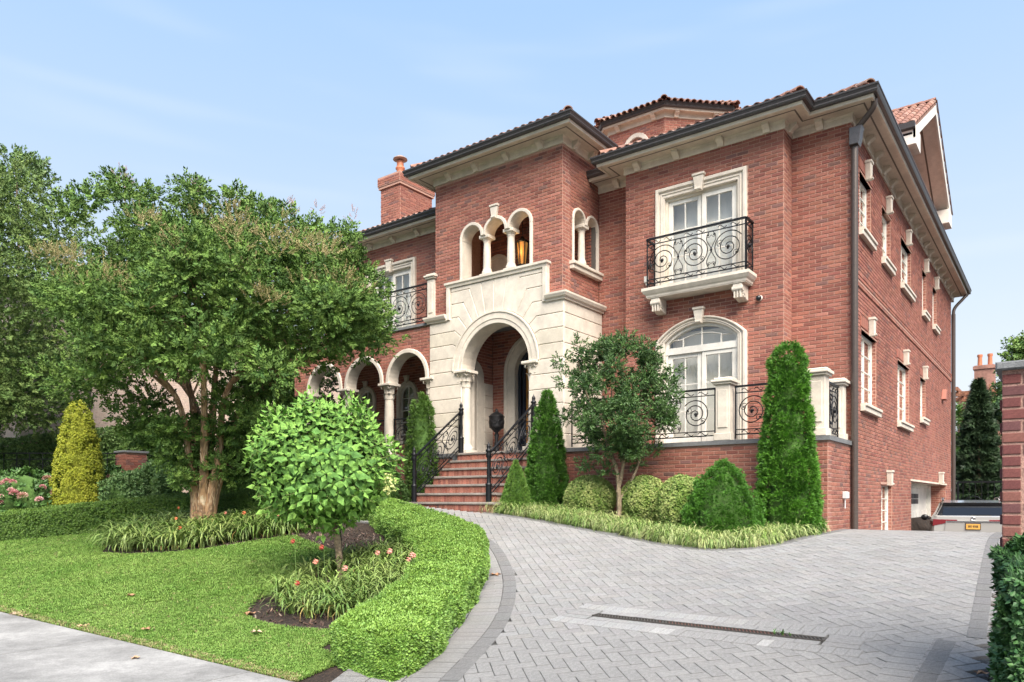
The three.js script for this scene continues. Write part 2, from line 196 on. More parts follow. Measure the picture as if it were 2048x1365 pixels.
// ---------- plant pieces ----------
function leafGeo(len, wid, fold = .12, droop = .1, base = 0) { const p = [0, base, 0, -wid / 2, base + len * .45, fold * wid, 0, base + len * .45, 0, wid / 2, base + len * .45, fold * wid, 0, base + len, -droop * len], g = new THREE.BufferGeometry(); const v = []; for (const k of [0, 2, 1, 0, 3, 2, 2, 4, 1, 3, 4, 2]) v.push(p[k * 3], p[k * 3 + 1], p[k * 3 + 2]); g.setAttribute('position', new THREE.Float32BufferAttribute(v, 3)); g.computeVertexNormals(); return g; }
function place(g, az, tilt, y, r = 0, roll = 0) { return g.rotateY(roll).translate(0, 0, 0).rotateX(tilt).translate(0, y, r).rotateY(az); }
function sprig(n, len, wid, f, o = {}) { const gs = []; for (let i = 0; i < n; i++) { const s = rr(.7, 1.15, f); gs.push(place(leafGeo(len * s, wid * s, o.fold ?? .15, o.droop ?? .12), i * (o.pair ? (i % 2 ? Math.PI : 0) + Math.floor(i / 2) * 1.57 : 2.4) + rr(-.3, .3, f), rr(o.t0 ?? .5, o.t1 ?? 1.25, f), (i / n) * (o.stem ?? len * .8))); } return metreUV(merge(gs)); }
function fan(n, len, wid, f) { const gs = []; for (let i = 0; i < n; i++) { const a = (i / (n - 1) - .5) * 2.0 + rr(-.12, .12, f), s = rr(.65, 1.1, f) * (1 - .25 * Math.abs(a)); gs.push(leafGeo(len * s, wid, .3, rr(-.25, .25, f)).rotateZ(a).translate(0, 0, rr(-.1, .1, f) * len)); } return metreUV(merge(gs)); }
function bladeTuft(n, len, wid, arch, f, flat = 0) { const pos = []; for (let i = 0; i < n; i++) { const az = i * 2.4 + rr(-.5, .5, f), L = len * rr(.6, 1.15, f), lean = rr(.12, .55, f), c = Math.cos(az), s = Math.sin(az), bend = arch * rr(.6, 1.3, f), ox = rr(-.03, .03, f) * len * 2, oz = rr(-.03, .03, f) * len * 2; let px = 0, py = 0, ang = lean; const N = 5, ring = []; for (let k = 0; k <= N; k++) { const w = wid * (k === N ? .06 : 1 - .45 * Math.abs(k / N - .35)); ring.push([px, py, w]); px += Math.sin(ang) * L / N; py += Math.cos(ang) * L / N; ang += bend * 2.1 / N * (1 + k * .35); } for (let k = 0; k < N; k++) { const q = (r, sd) => [ox + r[0] * c - sd * s * r[2] / 2, r[1], oz + r[0] * s + sd * c * r[2] / 2], a = q(ring[k], -1), b = q(ring[k], 1), d = q(ring[k + 1], -1), e = q(ring[k + 1], 1); pos.push(...a, ...b, ...e, ...a, ...e, ...d); } } const g = new THREE.BufferGeometry(); g.setAttribute('position', new THREE.Float32BufferAttribute(pos, 3)); g.computeVertexNormals(); return metreUV(g); }
{ // lawn: a green sheet with blades on it
  const o = add(scene, 'lawn', sheet(steps_(-24, -5.3, .1), steps_(-10.2, -4, .1), .01, inLawn), MT.lawn); tag(o, 'mown green lawn between pavement and box hedge', 'lawn', null, 'structure');
  const f = rng(101), A = [], gt = bladeTuft(6, .045, .0042, .35, rng(3)); let tries = 0;
  while (A.length < 70000 && tries++ < 900000) { const d = 6 + 16 * Math.pow(f(), 1.7), px = rr(-30, 720, f), u = (px - 1024) / FOC, x = d * (-.6 + .8 * u), z = -d * (.8 + .6 * u); if (!inLawn(x, z)) continue; const n = PN.noise(x * 1.1, 3, z * 1.1) * .6 + PN.noise(x * 4, 9, z * 4) * .4, edge = z > -4.12 ? .5 : 0; let c = mixc([.115, .235, .03], [.205, .325, .065], clamp(.5 + n * 1.0 + .55 * PN.noise(x * .45, 5, z * .7) + rr(-.3, .3, f), 0, 1)); if (edge && f() < .45 || f() < .02) c = [.30, .27, .12]; A.push({ p: V(x, ground(x, z) + .008, z), d: V(rr(-.25, .25, f), 1, rr(-.25, .25, f)).normalize(), s: rr(.7, 1.25, f) * (d > 10 ? 1.3 : 1), c: jit(c, .12, f) }); }
  tag(scatter(scene, 'lawn_grass', gt, MT.grass, A), 'short blades of mown grass covering the lawn', 'grass', null, 'stuff');
}
// ---------- the house ----------
const house = thing('brick_mansion', 'large two storey red brick mansion with pale limestone arched portico', 'house');
const FRONT = I4, SIDE = new THREE.Matrix4().makeRotationY(Math.PI / 2);   // SIDE: local x = -world Z, local z = world X
const XC = -10.72, TER = 2.72, BT = 8.86, COURSE = .0766, PITCH = .232;
const bricks = [], fb = rng(1234);
const reds = [[.41, .16, .114], [.365, .135, .096], [.455, .19, .138], [.305, .108, .082], [.39, .148, .104], [.265, .13, .11], [.43, .172, .122]];
function halfW(o, v) { if (v < o.v0 || v > (o.v1 ?? o.s + o.r)) return 0; const hw = (o.b - o.a) / 2; if (o.v1 !== undefined || v < o.s) return hw; if (o.seg) { const R = (hw * hw + o.r * o.r) / (2 * o.r), y = v - o.s - o.r + R; return Math.sqrt(Math.max(0, R * R - y * y)); } const t = (v - o.s) / o.r; return hw * Math.sqrt(Math.max(0, 1 - t * t)); }
function outline(o, n = 20) { const c = (o.a + o.b) / 2, hw = (o.b - o.a) / 2; if (o.v1 !== undefined) return [[o.a, o.v0], [o.a, o.v1], [o.b, o.v1], [o.b, o.v0]]; const p = [[o.a, o.v0]]; if (o.seg) { const R = (hw * hw + o.r * o.r) / (2 * o.r), A = Math.asin(hw / R); for (let i = 0; i <= n; i++) { const t = -A + 2 * A * i / n; p.push([c + R * Math.sin(t), o.s + o.r - R + R * Math.cos(t)]); } } else for (let i = 0; i <= n; i++) { const t = Math.PI * (1 - i / n); p.push([c + hw * Math.cos(t), o.s + o.r * Math.sin(t)]); } p.push([o.b, o.v0]); return p; }
function layBricks(fr, z, u0, u1, v0, v1, ops = [], lim) {
  const r0 = Math.ceil(v0 / COURSE - 1e-6);
  for (let r = r0; (r + .9) * COURSE <= v1 + .02; r++) {
    const v = (r + .5) * COURSE; let iv = [[u0, u1]]; if (lim) { const l = lim(v); if (!l) continue; iv = [l]; }
    for (const o of ops) { const h = halfW(o, v); if (!h) continue; const c = (o.a + o.b) / 2; iv = iv.flatMap(([a, b]) => [[a, Math.min(b, c - h)], [Math.max(a, c + h), b]].filter(q => q[1] - q[0] > .02)); }
    for (const [a, b] of iv) { const ph = (r % 2 ? .5 : 0) * PITCH; let k = Math.floor((a - ph) / PITCH); for (; ; k++) { const s = ph + k * PITCH, x0 = Math.max(a, s), x1 = Math.min(b, s + PITCH); if (x0 >= b - .02) break; if (x1 - x0 < .025) continue; bricks.push({ fr, x: (x0 + x1) / 2, y: v, z, l: x1 - x0 - .016, h: COURSE - .018 }); } }
  }
}
function wall(name, fr, z, u0, u1, v0, v1, ops = [], th = .24, o = {}) {
  const c0 = fr === SIDE ? u0 + .04 : u0; let out = [[c0, v0], [u1, v0], [u1, v1], [c0, v1]]; const holes = [], notch = [];
  for (const p of ops) (p.v0 <= v0 + 1e-3 ? notch : holes).push(p);
  if (notch.length) { out = [[c0, v0]]; for (const p of notch.sort((a, b) => a.a - b.a)) out.push(...outline({ ...p, v0 })); out.push([u1, v0], [u1, v1], [c0, v1]); }
  if (o.out) out = o.out;
  const m = add(house, name, inFrame(fr, poly(out, z - th, z - .006, 0, holes.map(p => outline(p)))), o.mat ?? MT.mortar, o.label);
  if (!o.plain) layBricks(fr, z, u0, u1, v0, v1, ops, o.lim); return m;
}
const ringShape = (out, inn, z0, z1, bev) => poly([...outline(out), ...outline(inn).reverse()], z0, z1, bev);
const grow = (o, d, db = 0) => ({ ...o, a: o.a - d, b: o.b + d, v0: o.v0 - db, ...(o.v1 !== undefined ? { v1: o.v1 + d } : { r: o.r + (o.seg ? d * .9 : d) }) });
function keystone(par, fr, x, y0, y1, z, w = .12, d = .09) { add(par, 'keystone', inFrame(fr, [poly([[x - w * .62, y0], [x + w * .62, y0], [x + w, y1 - .05], [x - w, y1 - .05]], z, z + d, .012), cbox(x - w * 1.12, x + w * 1.12, y1 - .05, y1, z, z + d + .02, .008), cyl(0, -w * .55, w * .55, 0, .03, .03, 8).rotateZ(Math.PI / 2).translate(x, y0 + .03, z + d)]), MT.stone); }
// a glazed leaf: frame, glazing bars and one pane in each opening
function leaf(par, fr, x0, x1, y0, y1, z, nx, ny, rail = .07, bot = rail, m = MT.white) {
  add(par, 'leaf_frame', inFrame(fr, [cbox(x0, x0 + rail, y0, y1, z - .03, z + .03, .006), cbox(x1 - rail, x1, y0, y1, z - .03, z + .03, .006), cbox(x0 + rail, x1 - rail, y1 - rail, y1, z - .03, z + .028, .006), cbox(x0 + rail, x1 - rail, y0, y0 + bot, z - .03, z + .028, .006)]), m);
  const a = x0 + rail, b = x1 - rail, c = y0 + bot, d = y1 - rail, pw = (b - a) / nx, phh = (d - c) / ny;
  for (let i = 1; i < nx; i++) add(par, 'glazing_bar', inFrame(fr, box(a + i * pw - .011, a + i * pw + .011, c, d, z - .012, z + .018)), m);
  for (let j = 1; j < ny; j++) add(par, 'glazing_bar', inFrame(fr, box(a, b, c + j * phh - .011, c + j * phh + .011, z - .013, z + .016)), m);
  for (let i = 0; i < nx; i++) for (let j = 0; j < ny; j++) add(par, 'pane', inFrame(fr, box(a + i * pw, a + (i + 1) * pw, c + j * phh, c + (j + 1) * phh, z - .006, z - .002)), MT.glass);
}
const curtain = (par, fr, x0, x1, y0, y1, z, m = MT.curtain) => { const pts = []; const n = Math.max(8, Math.round((x1 - x0) / .05)); for (let i = 0; i <= n; i++) pts.push([x0 + (x1 - x0) * i / n, z + .006 * Math.sin(i * 1.1)]); const pos = []; for (let i = 0; i < n; i++) { const [a, za] = pts[i], [b, zb] = pts[i + 1]; pos.push(a, y0, za, b, y0, zb, b, y1, zb, a, y0, za, b, y1, zb, a, y1, za); } const g = new THREE.BufferGeometry(); g.setAttribute('position', new THREE.Float32BufferAttribute(pos, 3)); g.computeVertexNormals(); add(par, 'curtain', inFrame(fr, g), m); };

// walls ----------------------------------------------------------------------
const dR = { a: -7.12, b: -5.12, v0: 6.1, v1: 8.32 }, wR = { a: -7.12, b: -5.12, v0: TER, s: 5.0, r: .44, seg: 1 };
const mir = o => ({ ...o, a: 2 * XC - .05 - o.b, b: 2 * XC - .05 - o.a }), dL = { ...mir(dR) };
wall('wall', FRONT, -15.27, -4.6, -3.29, 2.0, BT);
wall('wall', FRONT, -14.74, -7.87, -4.40, 2.0, BT, [dR, wR], .5);
wall('wall', SIDE, -4.40, 14.745, 15.27, 2.0, BT, [], .1);
wall('wall', FRONT, -15.27, -8.87, -7.6, 2.0, BT);
const tri = [-11.47, -10.75, -10.03].map(c => ({ a: c - .365, b: c + .365, v0: 6.9, s: 7.93, r: .365 }));
{ const hole = [[tri[0].a, 6.9], ...tri.flatMap((o, i) => outline(o, 14).slice(1, -1)), [tri[2].b, 6.9]]; add(house, 'portico_wall', poly([[-12.67, 5.9], [-8.87, 5.9], [-8.87, 9.47], [-12.67, 9.47]], -14.0, -13.686, 0, [hole]), MT.mortar); layBricks(FRONT, -13.68, -12.67, -8.87, 5.9, 9.47, tri); }
const dbl = [14.37, 14.95].map(c => ({ a: c - .29, b: c + .29, v0: 6.95, s: 7.95, r: .29 }));
{ const hole = [[dbl[0].a, 6.95], ...dbl.flatMap(o => outline(o, 14).slice(1, -1)), [dbl[1].b, 6.95]]; add(house, 'portico_wall', inFrame(SIDE, poly([[13.72, 5.9], [15.27, 5.9], [15.27, 9.47], [13.72, 9.47]], -9.2, -8.876, 0, [hole])), MT.mortar); layBricks(SIDE, -8.87, 13.68, 15.27, 5.9, 9.47, dbl); }
add(house, 'portico_wall', [box(-12.66, -12.4, 2.7, 9.47, -15.2, -13.7)], MT.mortar);
for (const y of [6.25, 9.2]) add(house, 'portico_ceiling', box(-12.6, -8.9, y, y + .25, -15.2, -13.72), MT.soffit);
// left wing
const arcs = [-13.57, -15.22, -16.87].map(c => ({ a: c - .66, b: c + .66, v0: 4.66, s: 4.72, r: .66 }));
wall('loggia_wall', FRONT, -13.6, -18.25, -12.68, 4.66, 6.0, arcs.map(o => grow(o, .1)), .3);
wall('wall', FRONT, -14.74, -18.25, -12.6, 6.0, BT, [dL]);
const lw = [-15.25, -17.0].map(c => ({ a: c - .42, b: c + .42, v0: 3.2, s: 4.62, r: .42 }));
wall('loggia_back_wall', FRONT, -15.3, -18.25, -12.5, TER, 5.7, lw);
add(house, 'loggia_ceiling', [box(-18.25, -12.68, 5.72, 5.98, -15.28, -13.61)], MT.soffit);
add(house, 'floor_slab', [box(-18.3, -8.9, 6.0, 6.06, -16, -13.95)], MT.bluestone);
add(house, 'balcony_coping', sweep([[-12.7, -13.6], [-18.27, -13.6]], [[-.3, 6.0], [.05, 6.0], [.05, 6.06], [-.3, 6.06]]), MT.bluestone);
// inside the portico
const dD = { a: XC - .97, b: XC + .97, v0: TER, s: 4.88, r: .97 };
wall('portico_back_wall', FRONT, -15.3, -12.12, -9.05, TER, 6.3, [dD], .2);
const sA = { a: 13.95, b: 14.9, v0: TER, s: 4.75, r: .47 };
wall('portico_side_wall', SIDE, -12.12, 13.75, 15.3, TER, 6.3, [sA], .3);
add(house, 'portico_side_wall', box(-9.3, -9.0, TER, 6.3, -15.3, -13.75), MT.mortar);
add(house, 'arch_casing', inFrame(SIDE, [ringShape(sA, { ...sA, a: sA.a + .06, b: sA.b - .28, r: .34 }, -12.3, -12.08, .01)]), MT.stone);
for (let i = 0; i < 6; i++) add(house, 'stone_block', inFrame(SIDE, cbox(14.92, 15.29, TER + i * .32, TER + i * .32 + .315, -12.13, -12.09, .01)), MT.stone);
add(house, 'upper_back_wall', box(-12.6, -8.9, 6.5, 9.2, -15.25, -15.15), MT.room);
layBricks(FRONT, -15.14, -12.4, -9, 6.5, 9.2);
{ const a = { a: -12.1, b: -11.45, v0: 6.5, s: 7.55, r: .32 }; add(house, 'arched_niche', [ringShape(grow(a, .09), a, -15.14, -15.05, .01), poly(outline(a), -15.12, -15.1)], MT.stone); }
// plinth and terrace
wall('plinth_wall', FRONT, -13.53, -9.35, -3.29, .7, 2.64);
wall('plinth_wall', FRONT, -13.53, -18.25, -11.8, .7, 2.64);
wall('plinth_wall', SIDE, -3.29, 13.536, 15.27, .5, 2.64);
add(house, 'terrace_floor', [box(-18.25, -3.35, 2.5, 2.7, -15.27, -13.56)], MT.bluestone);
add(house, 'plinth_coping', [sweep([[-3.29, -15.3], [-3.29, -13.53], [-9.4, -13.53]], rect(-.3, .04, 2.64, TER)), sweep([[-11.75, -13.53], [-18.3, -13.53]], rect(-.3, .04, 2.64, TER))], MT.bluestone);
// long side wall
const sw = [{ a: 16.0, b: 17.1, v0: 7.05, v1: 8.2 }, { a: 18.25, b: 19.3, v0: 7.05, v1: 8.2, slim: 1 }, { a: 20.65, b: 22.2, v0: 7.05, v1: 8.2 }, { a: 24.1, b: 24.9, v0: 7.05, v1: 8.25, slim: 1 }, { a: 26.2, b: 27.1, v0: 7.05, v1: 8.25, slim: 1 }, { a: 16.15, b: 17.65, v0: 3.55, v1: 5.05 }, { a: 20.2, b: 21.9, v0: 3.55, v1: 5.05 }, { a: 23.75, b: 24.75, v0: 3.95, v1: 5.1, slim: 1 }];
const bw = { a: 18.2, b: 19.5, v0: .2, v1: 1.95 }, gar = { a: 22.2, b: 29.4, v0: -.3, v1: 2.1 };
wall('side_wall', SIDE, -3.29, 15.276, 30.84, -.3, BT, [...sw, bw, gar], .25);
for (const o of [...sw, bw]) layBricks(FRONT, -o.b - .001, -3.41, -3.30, o.v0, o.v1);
layBricks(FRONT, -gar.b - .001, -3.85, -3.30, -.3, 2.1);
add(house, 'garage_reveal', [box(-4.0, -3.31, -.3, 2.2, -29.5, -29.41)], MT.mortar);
for (const yy of [5.88, 6.11]) for (let x = 15.4; x < 30.8; x += .155) bricks.push({ fr: SIDE, x, y: yy, z: -3.27, l: .14, h: .062 });
add(house, 'band_course', inFrame(SIDE, [box(15.3, 30.84, 5.93, 6.06, -3.3, -3.272)]), MT.mortar); layBricks(SIDE, -3.262, 15.3, 30.84, 5.93, 6.08);
for (const [i, o] of sw.entries()) {
  const w = sub(house, 'window'), c = (o.a + o.b) / 2;
  add(w, 'sill', inFrame(SIDE, [cbox(o.a - .1, o.b + .1, o.v0 - .16, o.v0 - .06, -3.29, -3.2, .008), cbox(o.a - .07, o.b + .07, o.v0 - .06, o.v0, -3.4, -3.17, .008)]), MT.stone);
  keystone(w, SIDE, c, o.v1 - .02, o.v1 + .36, -3.29, .10, .12);
  add(w, 'lintel', inFrame(SIDE, [box(o.a - .04, o.b + .04, o.v1, o.v1 + .025, -3.4, -3.284)]), MT.mortar); for (let x = o.a - .08; x < o.b + .1; x += .078) if (Math.abs(x - c) > .13) bricks.push({ fr: SIDE, x, y: o.v1 + .15, z: -3.275, l: .064, h: .2 });
  leaf(w, SIDE, o.a, o.b, o.v0, o.v1, -3.41, o.slim ? 1 : 2, o.slim ? 3 : 4, .07); curtain(w, SIDE, o.a, o.b, o.v0, o.v1, -3.55);
}
{ const w = sub(house, 'basement_window'); leaf(w, SIDE, bw.a, bw.b, bw.v0, bw.v1, -3.41, 2, 6, .05); keystone(w, SIDE, 18.85, 1.93, 2.28, -3.29, .10, .12); curtain(w, SIDE, bw.a, bw.b, bw.v0, bw.v1, -3.55); add(w, 'lintel', inFrame(SIDE, box(18.1, 19.6, 1.95, 2.0, -3.4, -3.28)), MT.mortar); }
{ const d = sub(house, 'garage_door', 'cream panelled garage door with a small window'), z = -3.86; add(d, 'door_slab', inFrame(SIDE, box(22.2, 29.4, -.3, 2.1, z - .05, z)), MT.white);
  for (let r = 0; r < 4; r++) for (let k = 0; k < 6; k++) if (r < 3) add(d, 'door_panel', inFrame(SIDE, cbox(22.3 + k * 1.18, 22.3 + k * 1.18 + 1.08, -.25 + r * .52, .2 + r * .52, z, z + .025, .02)), MT.white);
  for (let k = 0; k < 2; k++) for (let q = 0; q < 2; q++) add(d, 'pane', inFrame(SIDE, box(26.0 + k * .72, 26.64 + k * .72, 1.47 + q * .17, 1.62 + q * .17, z + .001, z + .012)), mat(.012, .013, .015, .5));
  add(d, 'door_frame', inFrame(SIDE, [box(29.22, 29.39, -.3, 2.09, z, z + .12), box(22.2, 29.4, 2.0, 2.09, z, z + .1)]), MT.white); add(d, 'lintel', inFrame(SIDE, box(22.1, 29.5, 2.1, 2.15, -3.85, -3.27)), MT.trim); keystone(d, SIDE, 27.6, 2.12, 2.5, -3.29, .12, .14); }
add(house, 'wall_vent', inFrame(SIDE, poly([[28.2, 4.95], [28.7, 4.95], [28.45, 5.3]], -3.29, -3.16, .01)), mat(.33, .13, .095, .8), 'small red hooded vent on the side wall');
// far walls close the shell
add(house, 'rear_wall', [box(-18.25, -3.54, -.3, BT, -30.84, -30.6), box(-18.24, -18.0, .7, BT, -30.6, -15.28)], MT.mortar); layBricks(new THREE.Matrix4().makeRotationY(-Math.PI / 2), 18.25, -16.2, -15.3, 6, BT);
add(house, 'upper_floor', [box(-18.2, -3.6, 5.6, 5.8, -30.5, -15.8), box(-18.2, -3.6, 8.7, 8.8, -30.5, -15.6)], MT.room);

// eaves, soffits, gutters --------------------------------------------------------
const eR = [[-3.29, -31.43], [-3.29, -15.27], [-4.40, -15.27], [-4.40, -14.74], [-7.87, -14.74], [-7.87, -15.27], [-8.88, -15.27]], eL = [[-12.66, -14.74], [-18.25, -14.74], [-18.25, -31.4]], eP = [[-8.87, -16.6], [-8.87, -13.68], [-12.67, -13.68], [-12.67, -16.6]];
function eaves(par, path, y, o = .587) {
  add(par, 'frieze', sweep(path, [[-.05, y], [.03, y], [.035, y + .02], [.03, y + .12], [.06, y + .18], [-.05, y + .18]]), MT.trim);
  add(par, 'soffit', sweep(path, rect(-.1, o - .13, y + .165, y + .20)), MT.soffit); add(par, 'soffit_vent', sweep(path, rect(o * .46, o * .46 + .03, y + .160, y + .17)), MT.vent);
  add(par, 'fascia', sweep(path, [[o - .16, y + .14], [o - .115, y + .14], [o - .10, y + .25], [o - .16, y + .25]]), MT.trim);
  add(par, 'gutter', sweep(path, [[o - .105, y + .20], [o - .04, y + .205], [o - .02, y + .235], [o - .03, y + .26], [o - .005, y + .315], [o, y + .345], [o - .105, y + .345]]), MT.gutter);
}
function bracket(fr, x, y, z) { add(house, 'bracket', inFrame(fr, [poly([[.03, .17], [.03, .0], [.07, .0], [.10, .05], [.19, .11], [.20, .17]].map(p => [p[0], p[1]]), -.07, .07, .006).rotateY(-Math.PI / 2).translate(x, y, z)]), MT.trim); }
for (const p of [eR, eL]) eaves(house, p, BT); eaves(house, eP, 9.47);
for (const x of [-7.55, -6.63, -5.66, -4.72]) bracket(FRONT, x, BT, -14.74); for (const x of [-8.35, -3.85]) bracket(FRONT, x, BT, -15.27);
for (const x of [-12.15, -11.3, -10.38, -9.42]) bracket(FRONT, x, 9.47, -13.68); for (const x of [14.1, 14.8]) bracket(SIDE, x, 9.47, -8.87);
for (let i = 0; i < 4; i++) bracket(FRONT, -13.3 - i * .95, BT, -14.74); for (let x = 15.6; x < 30.8; x += .86) bracket(SIDE, x, BT, -3.29); bracket(SIDE, 15.0, BT, -4.40);
// downspouts
{ const p = sub(house, 'downspout', 'brown downspout with conductor head at the front corner'); add(p, 'pipe', [tube([V(-2.83, 9.05, -15.0), V(-2.85, 8.93, -15.03), V(-3.05, 8.75, -15.12), V(-3.19, 8.66, -15.18)], .055, 16, 10), cyl(-3.21, .95, 8.35, -15.19, .062, .062, 12)], MT.pipe); add(p, 'conductor_head', [poly([[-3.29, 8.35], [-3.13, 8.35], [-3.10, 8.45], [-3.08, 8.62], [-3.06, 8.68], [-3.29, 8.68]], -15.31, -15.07, .01)], MT.gutter);
  const q = sub(house, 'downspout', 'grey downspout at the rear corner'); add(q, 'pipe', [tube([V(-2.8, 9.05, -31.2), V(-2.95, 8.85, -31.1), V(-3.2, 8.5, -30.95), V(-3.22, 8.2, -30.9)], .055, 14, 8), cyl(-3.22, -.2, 8.3, -30.9, .07, .07, 10)], MT.pipe); }

// roofs ----------------------------------------------------------------------------
const roof = sub(house, 'roof', 'red brown barrel tile roof'), RP = .45;
const hips = [[-18.85, -2.70, -31.4, -14.68, 9.17], [-8.46, -3.81, -22, -14.15, 9.17], [-18.84, -12.5, -22, -14.15, 9.17], [-13.26, -8.28, -21, -13.09, 9.78]];
const hipY = ([x0, x1, z0, z1, y], x, z) => { const m = Math.min(x - x0, x1 - x, z - z0, z1 - z); return m < -.001 ? -9 : y + RP * m; };
const tiles = [];
hips.forEach((h, hi) => {
  const [x0, x1, z0, z1, y] = h, w = Math.min(x1 - x0, z1 - z0) / 2, r = x1 - x0 < z1 - z0 ? [[(x0 + x1) / 2, z0 + w], [(x0 + x1) / 2, z1 - w]] : [[x0 + w, (z0 + z1) / 2], [x1 - w, (z0 + z1) / 2]], Y = y + RP * w, P = [[x0, y, z0], [x1, y, z0], [x1, y, z1], [x0, y, z1], [r[0][0], Y, r[0][1]], [r[1][0], Y, r[1][1]]];
  const F = x1 - x0 < z1 - z0 ? [[0, 1, 4], [2, 3, 5], [1, 2, 5], [1, 5, 4], [3, 0, 4], [3, 4, 5]] : [[0, 1, 5], [0, 5, 4], [2, 3, 4], [2, 4, 5], [1, 2, 5], [3, 0, 4]], pos = []; for (const f of F) for (const k of f) pos.push(...P[k]); const g = new THREE.BufferGeometry(); g.setAttribute('position', new THREE.Float32BufferAttribute(pos, 3)); g.computeVertexNormals(); add(roof, 'roof_deck', g, MT.deck);
  // tiles on the front (+z) and right (+x) slopes, hip caps on the front corners
  const lim = 3.2, tf = rng(hi + 5);
  for (const side of ['z', 'x', 'w']) { const L = side === 'z' ? x1 - x0 : Math.min(z1 - z0, side === 'w' ? 0 : 99); for (let a = .1; a < L; a += .2) for (let b = 0; b < lim; b += .33) { const x = side === 'z' ? x0 + a : x1 - b - .28, z = side === 'z' ? z1 - b - .26 : z0 + a, yy = hipY(h, x, z); if (yy < 0) continue; const m = Math.min(x - x0, x1 - x, z - z0, z1 - z), mine = side === 'z' ? z1 - z : x1 - x; if (mine > m + .02) continue; if (hips.some(q => q !== h && hipY(q, x, z) > yy + .01)) continue; tiles.push({ p: V(x, y + RP * mine - (side === 'z' ? .015 : .06), z), az: side === 'z' ? 0 : Math.PI / 2, f: tf() }); } }
  for (const [cx, cz, dx] of [[x1, z1, -1], [x0, z1, 1]]) for (let t = .3; t < Math.min(w, 3); t += .3) { const x = cx + dx * t, z = cz - t; if (hips.some(q => q !== h && hipY(q, x, z) > y + RP * t + .01)) continue; tiles.push({ p: V(x, y + RP * t + .035, z), az: dx < 0 ? Math.PI / 4 : -Math.PI / 4, cap: 1, f: tf() }); }
});
const tileGeo = (() => { const n = 8, pos = [], R = .088, Lh = .2; const ring = (z, r, y) => Array.from({ length: n + 1 }, (_, i) => { const t = Math.PI * i / n; return [r * Math.cos(t), r * .95 * Math.sin(t) + y, z]; }); const a = ring(Lh, R, 0), b = ring(-Lh, R * .86, .0), a2 = ring(Lh, R * .8, 0); for (let i = 0; i < n; i++) { pos.push(...a[i], ...b[i], ...b[i + 1], ...a[i], ...b[i + 1], ...a[i + 1]); pos.push(...a2[i], ...a[i], ...a[i + 1], ...a2[i], ...a[i + 1], ...a2[i + 1]); } pos.push(-R, -.01, Lh, -.115, -.01, Lh, -.115, -.01, -Lh, -R, -.01, Lh, -.115, -.01, -Lh, -R, -.01, -Lh); const g = new THREE.BufferGeometry(); g.setAttribute('position', new THREE.Float32BufferAttribute(pos, 3)); g.computeVertexNormals(); return metreUV(g); })();
const tileCols = [[.40, .21, .155], [.34, .165, .12], [.44, .26, .20], [.30, .15, .115], [.37, .24, .19]], tileMats = tileCols.map(c => { const m = MT.tile.clone(); m.color.setRGB(...c); return m; });
const slopeA = Math.atan(RP);
function flushTiles(par, arr, limit) { arr.forEach(t => { const s = shown(t.p.x, t.p.y, t.p.z); t.k = s ? s.d : 99; }); arr.sort((a, b) => a.k - b.k); const Q = t => new THREE.Quaternion().setFromEuler(new THREE.Euler(t.sl ?? (t.cap ? Math.atan(RP / 1.414) : slopeA), t.az, 0, 'YXZ')); arr.slice(0, limit).forEach(t => { const o = new THREE.Mesh(tileGeo, tileMats[Math.floor(t.f * 5) % 5]); o.name = t.cap ? 'hip_tile' : 'roof_tile'; o.position.copy(t.p); o.quaternion.copy(Q(t)); if (t.cap) o.scale.set(1.2, 1.1, 1); par.add(o); }); const rest = arr.slice(limit); if (rest.length) scatter(par, 'roof_tiling', tileGeo, MT.tile, rest.map(t => ({ p: t.p, q: Q(t), s3: t.cap ? [1.2, 1.1, 1] : [1, 1, 1], c: jit(tileCols[Math.floor(t.f * 5) % 5], .1) })), 'stuff'); }
